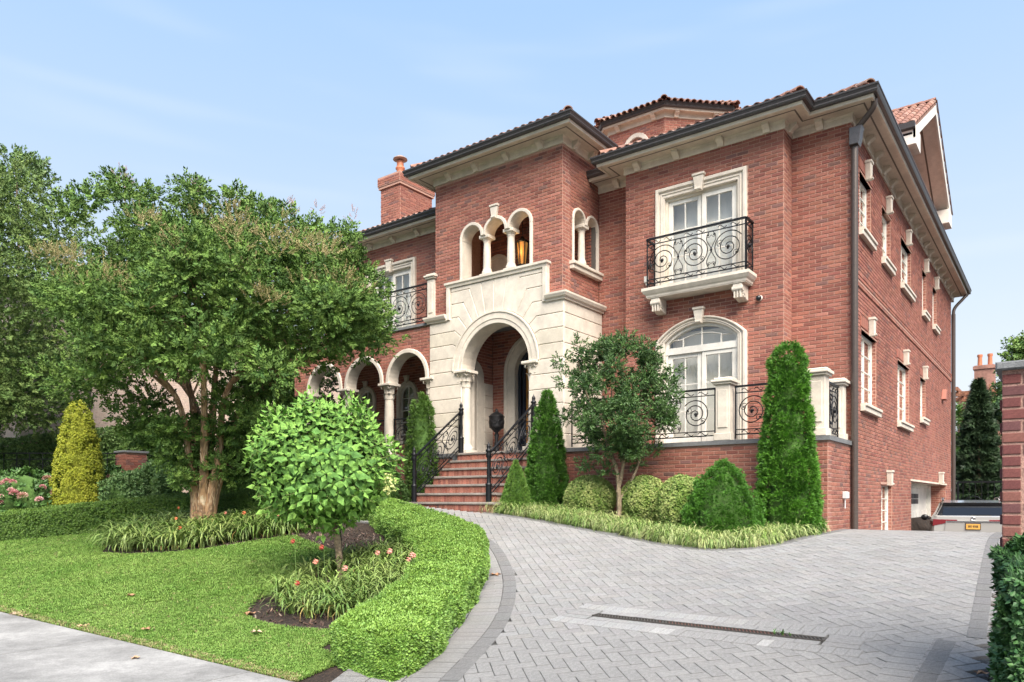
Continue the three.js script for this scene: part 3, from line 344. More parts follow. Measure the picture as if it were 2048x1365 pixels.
// octagonal lantern tower on the roof
{ const t = sub(house, 'roof_tower', 'octagonal brick tower with round windows and tiled roof'), cx = -10.72, cz = -23.1, ri = 2.32, half = ri * Math.tan(Math.PI / 8), y0 = 10.6, y1 = 13.26;
  const path = []; for (let k = 0; k <= 8; k++) { const a = -Math.PI * .375 + Math.PI - k * Math.PI / 4; path.push([cx + ri / Math.cos(Math.PI / 8) * Math.sin(a), cz + ri / Math.cos(Math.PI / 8) * Math.cos(a)]); }
  const pth = path;
  for (let k = 0; k < 8; k++) { const fr = new THREE.Matrix4().makeTranslation(cx, 0, cz).multiply(new THREE.Matrix4().makeRotationY(k * Math.PI / 4)), see = k === 0 || k === 1 || k === 7 || k === 2; const o = { a: -.31, b: .31, v0: 12.1, s: 12.6, r: .31 };
    add(t, 'tower_wall', inFrame(fr, poly([[-half, y0], [half, y0], [half, y1], [-half, y1]], ri - .2, ri - .006, 0, [outline(o)])), MT.mortar); if (see) layBricks(fr, ri, -half, half, 11, y1, [grow(o, .1)]);
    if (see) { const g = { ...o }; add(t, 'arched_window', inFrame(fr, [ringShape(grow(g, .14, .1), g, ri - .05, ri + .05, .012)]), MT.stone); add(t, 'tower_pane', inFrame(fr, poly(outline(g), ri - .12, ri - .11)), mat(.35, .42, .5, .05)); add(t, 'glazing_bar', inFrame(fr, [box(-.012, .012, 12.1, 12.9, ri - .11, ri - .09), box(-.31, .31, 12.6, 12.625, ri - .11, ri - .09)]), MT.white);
      for (const bx of [-.62, .62]) bracket(fr, bx, y1, ri); } }
  const dirOK = pth; eaves(t, dirOK, y1, .34);
  const yo = y1 + .32, Ro = (ri + .34), P = [], ap = [cx, yo + Ro * .5, cz]; for (let k = 0; k < 8; k++) { const a = Math.PI / 8 + k * Math.PI / 4, R = Ro / Math.cos(Math.PI / 8); P.push([cx + R * Math.sin(a), yo, cz + R * Math.cos(a)]); } const pos = []; for (let k = 0; k < 8; k++) pos.push(...P[k], ...P[(k + 1) % 8], ...ap); const g = new THREE.BufferGeometry(); g.setAttribute('position', new THREE.Float32BufferAttribute(pos, 3)); g.computeVertexNormals(); add(t, 'tower_roof', g, MT.deck);
  const ft = rng(8), arr = []; for (const k of [-1, 0, 1, 2]) { const a = k * Math.PI / 4, hw = Ro * Math.tan(Math.PI / 8); for (let b = 0; b < 1.2; b += .33) for (let u = -hw + .1; u < hw; u += .2) { if (Math.abs(u) > (Ro - b) * Math.tan(Math.PI / 8)) continue; const rr_ = Ro - b - .1; arr.push({ p: V(cx + rr_ * Math.sin(a) + u * Math.cos(a), yo + (b + .1) * .5 + .02, cz + rr_ * Math.cos(a) - u * Math.sin(a)), az: a, f: ft() }); } const ah = a + Math.PI / 8; for (let b = .03; b < 2; b += .3) { const R = Ro / Math.cos(Math.PI / 8) - b; arr.push({ p: V(cx + R * Math.sin(ah), yo + b * .46 + .06, cz + R * Math.cos(ah)), az: ah, cap: 1, f: ft() }); } } tiles.push(...arr); }
// gable facing the side drive
{ const t = sub(house, 'side_gable', 'cream edged gable with tiled roof above the side wall'), zc = -21.47, yp = 11.71, hw = 3.2, ye = 9.87, xg = -2.62, sl = (yp - ye) / hw;
  for (const s of [1, -1]) { // roof slopes with underside, rake boards
    const ze = zc + s * hw; const slab = (x0, x1, dy0, dy1) => { const g = new THREE.BufferGeometry(), a = [[x0, yp + dy0, zc], [x1, yp + dy0, zc], [x1, ye + dy0, ze], [x0, ye + dy0, ze], [x0, yp + dy1, zc], [x1, yp + dy1, zc], [x1, ye + dy1, ze], [x0, ye + dy1, ze]], ps = []; for (const q of [[0, 1, 2, 3], [7, 6, 5, 4], [1, 5, 6, 2], [3, 2, 6, 7], [0, 3, 7, 4], [0, 4, 5, 1]]) for (const k of [0, 1, 2, 0, 2, 3]) ps.push(...a[q[k]]); g.setAttribute('position', new THREE.Float32BufferAttribute(ps, 3)); g.computeVertexNormals(); return g; };
    add(t, 'gable_roof', slab(-9, xg, -.06, -.02), MT.deck); add(t, 'gable_soffit', slab(-3.4, xg - .06, -.22, -.17), MT.white); add(t, 'rake_board', slab(xg - .05, xg, -.30, -.065), MT.white); add(t, 'soffit_vent', slab(-3.02, -2.98, -.225, -.215), MT.vent);
    add(t, 'cornice_return', [cbox(-3.4, xg + .01, 9.43, ye + (s > 0 ? .02 : .0) - .05, Math.min(ze, ze - s * .62), Math.max(ze, ze - s * .62), .01)], MT.white);
    if (s > 0) add(t, 'gutter', sweep([[xg, ze], [-6, ze]], [[0, ye - .12], [.1, ye - .1], [.12, ye + .02], [0, ye + .02]]), MT.gutter);
    const ft = rng(s + 12); for (let x = xg - .08; x > -6; x -= .2) for (let b = 0; b < hw; b += .33) tiles.push({ p: V(x, ye + (b + .1) * sl + .02, ze - s * (b + .1)), az: s > 0 ? 0 : Math.PI, sl: Math.atan(sl), f: ft() }); }
  for (let x = xg - .2; x > -7; x -= .3) tiles.push({ p: V(x, yp + .03, zc), az: Math.PI / 2, sl: 0, cap: 1, f: .3 });
  add(t, 'gable_wall', inFrame(SIDE, poly([[18.6, 9.1], [24.3, 9.1], [24.3, 9.75], [21.47, 11.4], [18.6, 9.75]], -3.6, -3.306)), MT.mortar); layBricks(SIDE, -3.30, 18.6, 24.3, 9.2, 11.4, [], v => { const h = v < 9.75 ? 2.85 : 2.85 * (11.4 - v) / 1.65; return h > .1 ? [21.47 - h, 21.47 + h] : null; });
  keystone(t, SIDE, 19.3, 9.35, 9.7, -3.3, .1, .1); }
// chimney
{ const t = sub(house, 'chimney', 'tall corbelled brick chimney with a copper flue'), x0 = -18.0, x1 = -17.1, z1 = -16.8, z0 = -18.3, y1 = 12.05; add(t, 'chimney_stack', [box(x0 + .01, x1 - .006, 8.9, y1, z0, z1 - .006), box(x0 - .05, x1 + .05, y1 - .28, y1 - .2, z0 - .05, z1 + .05), box(x0 - .07, x1 + .07, y1 - .2, y1 + .1, z0 - .07, z1 + .07)], MT.mortar);
  layBricks(FRONT, z1, x0, x1, 9, y1 - .28); layBricks(SIDE, x1, 16.8, 18.3, 9, y1 - .28); layBricks(FRONT, z1 + .077, x0 - .07, x1 + .07, y1 - .2, y1 + .1); layBricks(SIDE, x1 + .077, 16.73, 18.37, y1 - .2, y1 + .1);
  for (let x = x0 + .04; x < x1; x += .078) bricks.push({ fr: FRONT, x, y: 10.15, z: z1 + .014, l: .065, h: .22 }); for (let x = 16.84; x < 18.3; x += .078) bricks.push({ fr: SIDE, x, y: 10.15, z: x1 + .014, l: .065, h: .22 });
  add(t, 'flue', [lathe([[.12, 0], [.12, .42], [.155, .45], [.155, .5], [.115, .53], [.115, .72]], -17.7, y1 + .1, -17.4, 14).scale(1, 1, 1)], MT.copper); add(t, 'flue_cap', [lathe([[0, .90], [.1, .88], [.23, .80], [.24, .76], [0, .76]], -17.7, y1 + .1, -17.4, 16)], mat(.32, .22, .18, .6)); }

const stoneTones = [1, .955, 1.03, .98].map((k, i) => { const m = MT.stone.clone(); m.color.multiplyScalar(k); if (i === 1) m.color.b *= .965; return m; }), fst = rng(98), stoneV = () => stoneTones[Math.floor(fst() * 4)];
// stone portico -----------------------------------------------------------------
{ const XL = -12.78, XR = -8.77, Zf = -13.58, Zb = -13.7, yS = 6.05, yT = 6.92, sl = -12.16, sr = -9.24, sp = 4.74, Ro = 1.30, Ri = 1.0, P = sub(house, 'stone_portico', 'pale limestone portico with rusticated blocks and round arch');
  const archO = { a: XC - Ri, b: XC + Ri, v0: TER, s: sp, r: Ri };
  add(P, 'portico_core', [poly([[XL + .02, TER], [XC - Ri - .02, TER], ...outline(grow(archO, .02)).slice(1, -1), [XC + Ri + .02, TER], [XR - .02, TER], [XR - .02, yS], [sr - .02, yS], [sr - .02, yT], [sl + .02, yT], [sl + .02, yS], [XL + .02, yS]], -14.1, Zf - .03), box(XR - .3, XR - .03, TER, yS, -15.26, -14.05), box(XL + .02, XL + .3, TER, yS, -14.6, -14.05)], MT.stone);
  add(P, 'archivolt', [ringShape({ ...archO, v0: sp - .001, a: XC - Ro, b: XC + Ro, r: Ro }, { ...archO, v0: sp - .001, a: XC - Ri - .1, b: XC + Ri + .1, r: Ri + .1 }, Zf - .05, Zf + .015, .012), ringShape({ ...archO, v0: sp - .001, a: XC - Ri - .12, b: XC + Ri + .12, r: Ri + .12 }, { ...archO, v0: sp - .001 }, Zf - .35, Zf + .0, .012), ringShape({ ...archO, v0: sp - .001, a: XC - Ro, b: XC + Ro, r: Ro }, { ...archO, v0: sp - .001, a: XC - Ro + .05, b: XC + Ro - .05, r: Ro - .05 }, Zf, Zf + .035, .008)], MT.stone);
  // coursed blocks left and right, L-shaped voussoirs over the arch
  const ring = (a) => [Ro * Math.cos(a), sp + Ro * Math.sin(a)], bnd = []; for (let y = TER; y < sp - .1; y += .337) bnd.push({ y, low: 1 });
  [[4.74, 0], [5.07, 14], [5.40, 27], [5.725, 39], [6.05, 50], [6.38, 60], [6.68, 69]].forEach(([y, a]) => bnd.push({ y, a: a * Math.PI / 180 }));
  for (const s of [-1, 1]) { const E = s < 0 ? XC - XL : XR - XC, Eu = s < 0 ? XC - sl - .1 : sr - XC - .1, mp = pts => pts.map(([x, y]) => [XC + s * x, y]);
    for (let k = 0; k < bnd.length - 1; k++) { const b0 = bnd[k], b1 = bnd[k + 1], e = b0.y >= yS - .01 ? Eu : E; let pts; const out = b => { const [rx, ry] = ring(b.a); const tt = (b.y - ry) / Math.max(.05, Math.tan(b.a)); return [[rx + Math.max(0, tt), b.y], [rx, ry]]; };
      if (b0.low) pts = [[b1.low || true ? Ro - .30 : Ro, b0.y], [e, b0.y], [e, b1.y], [Ro - .30, b1.y]]; else { const [h0, r0] = out(b0), [h1, r1] = out(b1), mid = ring((b0.a + b1.a) / 2); pts = [r0, h0[0] > r0[0] + .03 ? h0 : null, [e, b0.y], [e, b1.y], h1, r1, mid].filter(Boolean); }
      const col = s < 0 ? mp(pts).reverse() : mp(pts); add(P, 'stone_block', poly(col, Zf - .05, Zf + rr(-.001, .001), .018), stoneV()); }
    const a0 = 69 * Math.PI / 180, ys = yT - .12, rad = [a0, 79 * Math.PI / 180, Math.PI / 2]; for (let k = 0; k < 2; k++) { const A = rad[k], B = rad[k + 1], [ax, ay] = ring(A), [bx, by] = ring(B), up = (x, y, a) => [x + (ys - y) / Math.tan(a), ys]; let pts = [[ax, ay], up(ax, ay, A), up(bx, by, B), [bx, by]]; if (k === 0) pts = [[ax, ay], [ax + (6.68 - ay) / Math.tan(A), 6.68], [Eu, 6.68], [Eu, ys], up(bx, by, B), [bx, by]]; add(P, 'stone_block', poly(s < 0 ? mp(pts).reverse() : mp(pts), Zf - .05, Zf, .018), stoneV()); }
  }
  for (let y = TER, k = 0; y < yS - .1; y += .333, k++) { add(P, 'stone_block', inFrame(SIDE, cbox(13.62, 15.26, y, y + .333, XR - .06, XR, .018)), stoneV()); }
  const corn = [[-.02, 0], [.05, 0], [.06, .04], [.10, .06], [.13, .12], [.13, .16], [-.02, .16]], cy = (h, p = corn) => p.map(([o, y]) => [o, y + h]);
  add(P, 'cornice', sweep([[XR - .01, -15.26], [XR - .01, Zf - .01], [sr + .02, Zf - .01]], cy(yS - .05)), MT.stone); add(P, 'cornice', sweep([[sl - .02, Zf - .01], [XL + .01, Zf - .01], [XL + .01, -13.9]], cy(yS - .05)), MT.stone);
  add(P, 'parapet_frame', [sweep([[sr, -13.69], [sr, Zf], [sl, Zf], [sl, -13.69]], cy(yT - .13, [[-.1, 0], [.03, 0], [.04, .05], [.07, .08], [.07, .13], [-.1, .13]])), cbox(sl - .03, sl + .08, yS - .04, yT - .12, -13.69, Zf + .04, .01), cbox(sr - .08, sr + .03, yS - .04, yT - .12, -13.69, Zf + .04, .01)], MT.stone);
}
const capLeaf = () => { const pos = [], n = 5; for (let k = 0; k < n; k++) for (let s = 0; s < 1; s++) { const q = i => { const t = i / n, w = .045 * (1 - .5 * t * t), y = .17 * t - .06 * Math.max(0, t - .7) * 3, z = .02 + .05 * t * t + .05 * Math.max(0, t - .6); return [[-w, y, z], [0, y, z + .012], [w, y, z]]; }, a = q(k), b = q(k + 1); for (const [i, j] of [[0, 1], [1, 2]]) pos.push(...a[i], ...a[j], ...b[j], ...a[i], ...b[j], ...b[i]); } const g = new THREE.BufferGeometry(); g.setAttribute('position', new THREE.Float32BufferAttribute(pos, 3)); g.computeVertexNormals(); return g; };
function column(x, z, y0, y1, r, cor = true) {
  const c = sub(house, 'column'), ch = cor ? .40 : .14; add(c, 'column_base', [cbox(x - r * 1.45, x + r * 1.45, y0, y0 + .09, z - r * 1.45, z + r * 1.45, .008), lathe([[r * 1.35, .09], [r * 1.4, .12], [r * 1.3, .16], [r * 1.1, .17], [r * 1.15, .2], [r, .22]], x, y0, z)], MT.stone);
  add(c, 'shaft', [lathe([[r, .2], [r * 1.0, (y1 - y0) * .4], [r * .86, y1 - y0 - ch - .02], [r * .98, y1 - y0 - ch - .015], [r * .98, y1 - y0 - ch + .01], [r * .86, y1 - y0 - ch + .02]], x, y0, z, 24)], MT.stone);
  if (cor) { const b = y1 - ch; add(c, 'capital', [lathe([[r * .84, 0], [r * .86, .14], [r * 1.0, .26], [r * 1.35, .34]], x, b, z), cbox(x - r * 1.62, x + r * 1.62, y1 - .065, y1, z - r * 1.62, z + r * 1.62, .012), ...[0, 1].flatMap(row => Array.from({ length: 8 }, (_, i) => capLeaf().scale(1.1, row ? 1.15 : 1, 1).translate(0, row * .12, r * .78).rotateY((i + row * .5) * Math.PI / 4).translate(x, b + .01, z))), ...[0, 1, 2, 3].map(i => new THREE.TorusGeometry(.035, .016, 6, 10).rotateY(Math.PI / 4).translate(r * 1.1, ch - .1, r * 1.1).rotateY(i * Math.PI / 2).translate(x, b, z))], MT.stone); }
  else add(c, 'capital', [lathe([[r * .85, 0], [r * 1.1, .03], [r * 1.35, .07]], x, y1 - ch, z), cbox(x - r * 1.5, x + r * 1.5, y1 - .075, y1, z - r * 1.5, z + r * 1.5, .01)], MT.stone);
}
column(XC - 1.0 + .02, -13.72, TER, 4.74, .135); column(XC + 1.0 + .06, -13.72, TER, 4.74, .135);
for (const x of [-12.86, -14.40, -16.05, -17.7]) column(x, -13.75, TER, 4.68, .135);
for (const o of arcs) add(house, 'arch_casing', ringShape(grow(o, .11), { ...o }, -13.92, -13.55, .012), MT.stone);
// triple opening and its columns
for (const o of tri) add(house, 'arch_casing', ringShape({ ...o, v0: o.s - .02 }, { ...o, v0: o.s - .02, a: o.a + .075, b: o.b - .075, r: o.r - .075 }, -14.02, -13.64, .01), MT.stone);
add(house, 'jamb', [cbox(tri[0].a, tri[0].a + .075, 6.9, 7.92, -14.02, -13.64, .01), cbox(tri[2].b - .075, tri[2].b, 6.9, 7.92, -14.02, -13.64, .01)], MT.stone); column(-11.11, -13.82, 6.92, 7.93, .095, false); column(-10.39, -13.82, 6.92, 7.93, .095, false);
keystone(house, FRONT, -10.75, 8.22, 8.55, -13.68, .11, .08);
for (const o of dbl) add(house, 'arch_casing', inFrame(SIDE, ringShape({ ...o, v0: o.s - .02 }, { ...o, v0: o.s - .02, a: o.a + .06, b: o.b - .06, r: o.r - .06 }, -9.22, -8.835, .01)), MT.stone);
add(house, 'jamb', inFrame(SIDE, [cbox(dbl[0].a, dbl[0].a + .06, 6.95, 7.94, -9.22, -8.835, .01), cbox(dbl[1].b - .06, dbl[1].b, 6.95, 7.94, -9.22, -8.835, .01)]), MT.stone); add(house, 'sill', inFrame(SIDE, [cbox(dbl[0].a - .1, dbl[1].b + .06, 6.78, 6.88, -9.0, -8.77, .01), cbox(dbl[0].a - .12, dbl[1].b + .07, 6.88, 6.95, -9.2, -8.73, .01)]), MT.stone);
column(-8.98, -14.66, 6.95, 7.95, .085, false);

// French doors and windows --------------------------------------------------------
function frenchDoor(o, z, label) {
  const w = sub(house, 'french_door', label), i = { ...o, a: o.a + .2, b: o.b - .2, v1: o.v1 - .22 }, m = { ...o, a: o.a + .08, b: o.b - .08, v1: o.v1 - .08 };
  add(w, 'casing', [ringShape(o, i, z - .2, z + .03, .012), ringShape(o, m, z, z + .075, .015), ringShape({ ...o, a: o.a + .12, b: o.b - .12, v1: o.v1 - .12 }, { ...o, a: o.a + .15, b: o.b - .15, v1: o.v1 - .15 }, z, z + .05, .008)], MT.stone); keystone(w, FRONT, (o.a + o.b) / 2, o.v1 - .26, o.v1 + .1, z + .02, .12, .1);
  const c = (i.a + i.b) / 2; add(w, 'door_frame', [box(i.a, i.b, i.v1 - .06, i.v1, z - .15, z - .05), box(i.a, i.a + .05, i.v0, i.v1 - .06, z - .15, z - .05), box(i.b - .05, i.b, i.v0, i.v1 - .06, z - .15, z - .05), box(i.a, i.b, i.v0, i.v0 + .04, z - .3, z)], MT.trim);
  leaf(w, FRONT, i.a + .05, c - .01, i.v0 + .04, i.v1 - .06, z - .12, 2, 3, .09, .14); leaf(w, FRONT, c + .01, i.b - .05, i.v0 + .04, i.v1 - .06, z - .09, 2, 3, .09, .14); curtain(w, FRONT, i.a, i.b, i.v0, i.v1, z - .42);
}
frenchDoor(dR, -14.74, 'white French doors in a moulded stone frame over the arched window'); frenchDoor(dL, -14.74, 'white French doors behind the loggia balcony');
{ const w = sub(house, 'arched_window', 'tall arched window with stone surround opening on the terrace'), z = -14.74, o = wR, i = { ...o, a: o.a + .2, b: o.b - .2, r: .335, s: 4.98 }, m = { ...o, a: o.a + .08, b: o.b - .08, r: .40 };
  add(w, 'casing', [ringShape(o, i, z - .2, z + .03, .012), ringShape(o, m, z, z + .075, .015), ringShape({ ...o, a: o.a + .12, b: o.b - .12, r: .385, s: 4.99 }, { ...o, a: o.a + .15, b: o.b - .15, r: .37, s: 4.985 }, z, z + .05, .008)], MT.stone); keystone(w, FRONT, (o.a + o.b) / 2, 5.29, 5.62, z + .02, .11, .1);
  const c = (i.a + i.b) / 2; add(w, 'door_frame', [box(i.a, i.b, 4.72, 4.86, z - .15, z - .04), box(i.a, i.a + .05, i.v0, 4.72, z - .15, z - .05), box(i.b - .05, i.b, i.v0, 4.72, z - .15, z - .05), ringShape({ ...i, v0: 4.86 }, { ...i, v0: 4.86, a: i.a + .06, b: i.b - .06, r: .29, s: 4.96 }, z - .15, z - .05, .006)], MT.white);
  add(w, 'fanlight_pane', poly(outline({ ...i, v0: 4.86 }), z - .115, z - .11), MT.glass); const fanP = []; for (let k = 0; k <= 16; k++) { const t = -1 + k / 8; fanP.push([c + t * .4, 5.05 + .07 * (1 - t * t)]); } add(w, 'glazing_bar', [box(c - .012, c + .012, 4.86, 5.30, z - .12, z - .085), tube([V(i.a + .05, 5.03, z - .1), V(c - .42, 5.03, z - .1)], .012, 4, 4), tube([V(c + .42, 5.03, z - .1), V(i.b - .05, 5.03, z - .1)], .012, 4, 4), tube(fanP.map(p => V(p[0], p[1], z - .1)), .012, 20, 4), box(c - .43, c - .406, 4.86, 5.06, z - .12, z - .088), box(c + .406, c + .43, 4.86, 5.06, z - .12, z - .088)], MT.white);
  leaf(w, FRONT, i.a + .05, c - .01, i.v0 + .04, 4.72, z - .12, 2, 3, .09, .16); leaf(w, FRONT, c + .01, i.b - .05, i.v0 + .04, 4.72, z - .09, 2, 3, .09, .16); curtain(w, FRONT, i.a, i.b, i.v0, 5.25, z - .42); }
for (const o of lw) { const w = sub(house, 'arched_window', 'arched window inside the loggia'), z = -15.3, i = { ...o, a: o.a + .12, b: o.b - .12, r: .30 }; add(w, 'casing', [ringShape(o, i, z - .1, z + .07, .012)], MT.stone); keystone(w, FRONT, (o.a + o.b) / 2, 4.96, 5.2, z + .02, .08, .08); add(w, 'pane', poly(outline(i), z - .06, z - .055), MT.glass); const c = (i.a + i.b) / 2; add(w, 'glazing_bar', [box(c - .012, c + .012, i.v0, 4.92, z - .055, z - .03), ...[3.5, 3.85, 4.2, 4.55].map(y => box(i.a, i.b, y - .012, y + .012, z - .055, z - .032)), ringShape(i, { ...i, a: i.a + .04, b: i.b - .04, r: .26 }, z - .07, z - .02, .004)], MT.white); curtain(w, FRONT, i.a, i.b, i.v0, 4.95, z - .3, mat(.50, .46, .36, 1)); }
{ // front door
  const w = sub(house, 'front_door', 'dark blue arched front door with iron scrolls over amber glass'), o = dD, i = { ...o, a: XC - .64, b: XC + .64, r: .64 }, z = -15.3, navy = mat(.014, .02, .034, .35); add(w, 'casing', [ringShape(o, i, z - .22, z + .05, .015), ringShape(o, { ...o, a: o.a + .1, b: o.b - .1, r: o.r - .1 }, z, z + .09, .015)], MT.stone);
  add(w, 'door_frame', [ringShape(i, { ...i, a: i.a + .09, b: i.b - .09, r: .55 }, z - .2, z - .1, .01), ringShape({ ...i, a: i.a + .13, b: i.b - .13, r: .51 }, { ...i, a: i.a + .22, b: i.b - .22, r: .42 }, z - .18, z - .11, .02), box(XC - .05, XC + .05, TER, 5.3, z - .18, z - .1), box(i.a, i.b, TER, TER + .35, z - .18, z - .11)], navy);
  add(w, 'amber_glass', poly(outline({ ...i, a: i.a + .1, b: i.b - .1, r: .54 }), z - .19, z - .185), mat(.62, .27, .07, .25)); for (const s of [-1, 1]) for (const [y, r] of [[3.4, .16], [3.85, .18], [4.3, .17], [4.75, .15]]) add(w, 'door_scroll', spiral(XC + s * .24, y, r, 2.2, s, .009).map(g => g.translate(0, 0, z - .15)), MT.iron); }
// flat wrought-iron pieces in the x-y plane
function spiral(cx, cy, R, turns, dir = 1, r = .009, a0 = 0) { const n = Math.round(turns * 18), p = []; for (let i = 0; i <= n; i++) { const t = i / n, a = a0 + dir * t * turns * 6.283, q = R * (1 - .9 * t); p.push(V(cx + q * Math.cos(a), cy + q * Math.sin(a), 0)); } return [tube(p, r, n, 4), new THREE.SphereGeometry(r * 2.6, 6, 5).translate(p[n].x, p[n].y, 0)]; }
function wave(x, y, w, h, r = .008) { const p = []; for (let i = 0; i <= 14; i++) { const t = i / 14; p.push(V(x + w * t, y + h * Math.sin(t * 6.283), 0)); } return tube(p, r, 14, 4); }
// a panel of scrollwork w by h standing on y=0, x from 0; fr places it, slope shears it along a stair
function ironPanel(par, fr, w, h, slope = 0, big = .58) {
  const sh = g => { const p = g.attributes.position; if (slope) for (let i = 0; i < p.count; i++) p.setY(i, p.getY(i) + slope * p.getX(i)); g.computeVertexNormals(); return g.applyMatrix4(fr); }, put = (n, gs) => add(par, n, [gs].flat(9).map(g => sh(g)), MT.iron);
  const n = Math.max(1, Math.round(w / (big * 1.12))), pw = w / n, seg = Math.ceil(w / .2), bar = (y, r) => box(0, w, y - r, y + r, -r, r); void seg;
  put('top_rail', [box(0, w, h - .035, h, -.026, .026)]); put('rail', [bar(h - .14, .009)]); put('rail', [bar(.12, .009)]); put('rail', [bar(.03, .011)]);
  put('end_bar', [box(0, .022, -.05, h, -.011, .011)]); put('end_bar', [box(w - .022, w, -.05, h, -.011, .011)]);
  const mid = (h - .02) / 2, R = Math.min(big, h - .28) / 2 * .98;
  for (let i = 0; i < n; i++) { const cx = pw * (i + .5), d = i % 2 ? -1 : 1; put('scroll', [spiral(cx, mid, R, 2.6, d, .0105, d > 0 ? .6 : 2.5), new THREE.SphereGeometry(.033, 8, 6).translate(cx, mid, 0)]);
    put('curl', [spiral(cx - R * .55, mid + R * .25, .075, 1.3, d, .006, 1), spiral(cx + R * .5, mid - R * .45, .07, 1.3, -d, .006, 4), wave(cx - pw * .3, h - .088, pw * .25, .03), wave(cx + pw * .06, h - .088, pw * .25, .03), wave(cx - pw * .3, .075, pw * .25, .03), wave(cx + pw * .06, .075, pw * .25, .03)]);
    if (i < n - 1) { const X = pw * (i + 1); put('lyre', [tube([V(X - .05, .12, 0), V(X - .10, .26, 0), V(X, mid, 0), V(X - .10, h - .28, 0), V(X - .04, h - .14, 0)], .0085, 18, 4), tube([V(X + .05, .12, 0), V(X + .10, .26, 0), V(X, mid, 0), V(X + .10, h - .28, 0), V(X + .04, h - .14, 0)], .0085, 18, 4), spiral(X - .05, .2, .045, 1.2, 1, .006), spiral(X + .05, .2, .045, 1.2, -1, .006, 3.1), spiral(X - .06, h - .21, .05, 1.2, -1, .006), spiral(X + .06, h - .21, .05, 1.2, 1, .006, 3.1), new THREE.SphereGeometry(.028, 6, 5).translate(X, mid, 0)]); } }
}
const at = (x, y, z, ry = 0) => new THREE.Matrix4().makeTranslation(x, y, z).multiply(new THREE.Matrix4().makeRotationY(ry));
{ // balcony over the arched window
  const b = sub(house, 'balcony', 'small stone balcony on carved corbels with black scroll railing'); add(b, 'slab', [box(-7.16, -5.02, 5.9, 6.08, -14.74, -14.36), sweep([[-5.02, -14.74], [-5.02, -14.36], [-7.16, -14.36], [-7.16, -14.74]], [[-.05, 5.92], [.01, 5.92], [.02, 5.96], [.05, 5.99], [.09, 6.05], [.09, 6.11], [-.05, 6.11]])], MT.stone);
  for (const x of [-6.98, -5.2]) add(b, 'corbel', [poly([[0, 5.9], [.36, 5.9], [.37, 5.82], [.33, 5.76], [.3, 5.7], [.2, 5.64], [.1, 5.6], [0, 5.6]], -.1, .1, .015).rotateY(-Math.PI / 2).translate(x, 0, -14.74), cyl(0, -.11, .11, 0, .055, .055, 12).rotateZ(Math.PI / 2).translate(x, 5.80, -14.42), cyl(0, -.1, .1, 0, .04, .04, 10).rotateZ(Math.PI / 2).translate(x, 5.67, -14.5), ...[-1, 0, 1].map(k => box(x + k * .06 - .015, x + k * .06 + .015, 5.62, 5.86, -14.46, -14.39))], MT.stone);
  const r = sub(house, 'balcony_railing'); ironPanel(r, at(-7.14, 6.16, -14.32), 2.14, 1.0, 0, .66); ironPanel(r, at(-7.14, 6.16, -14.71, -Math.PI / 2), .38, 1.0, 0, .4); ironPanel(r, at(-5.0, 6.16, -14.71, -Math.PI / 2), .38, 1.0, 0, .4); }
function pedestal(x, z, y0, h, w = .34) { const p = sub(house, 'pedestal'), q = w / 2; add(p, 'die', [cbox(x - q, x + q, y0, y0 + .14, z - q, z + q, .01), cbox(x - q + .03, x + q - .03, y0 + .14, y0 + h - .1, z - q + .03, z + q - .03, .008), cbox(x - q + .075, x + q - .075, y0 + .24, y0 + h - .2, z + q - .035, z + q - .018, .008), cbox(x - q + .085, x + q - .085, y0 + .25, y0 + h - .21, z - q + .018, z + q - .01, .0)], MT.stone); add(p, 'cap', [cbox(x - q - .01, x + q + .01, y0 + h - .1, y0 + h - .06, z - q - .01, z + q + .01, .008), cbox(x - q - .04, x + q + .04, y0 + h - .06, y0 + h - .01, z - q - .04, z + q + .04, .012), cbox(x - q, x + q, y0 + h - .01, y0 + h + .03, z - q, z + q, .015)], MT.stone); }
pedestal(-5.17, -13.66, TER, 1.16); pedestal(-3.48, -13.68, TER, 1.16); pedestal(-3.48, -15.06, TER, 1.16, .3); pedestal(-12.78, -13.74, 6.06, 1.2, .3);
{ const r = sub(house, 'terrace_railing', 'black scrollwork railing along the terrace edge'); ironPanel(r, at(-8.62, 2.80, -13.66), 1.6, .95); ironPanel(r, at(-6.98, 2.80, -13.66), 1.62, .95); ironPanel(r, at(-4.98, 2.80, -13.66), 1.3, .95); ironPanel(r, at(-3.44, 2.80, -14.88, -Math.PI / 2), 1.0, .95); }
{ const r = sub(house, 'loggia_railing', 'black scrollwork railing between the loggia columns'); ironPanel(r, at(-14.22, 2.82, -13.75), 1.2, .92); ironPanel(r, at(-15.88, 2.82, -13.75), 1.3, .92); const q = sub(house, 'upper_railing', 'black scrollwork railing of the upper left balcony'); ironPanel(q, at(-14.3, 6.14, -13.7), 1.34, .97, 0, .66); ironPanel(q, at(-16.4, 6.14, -13.7), 2.05, .97, 0, .66); }
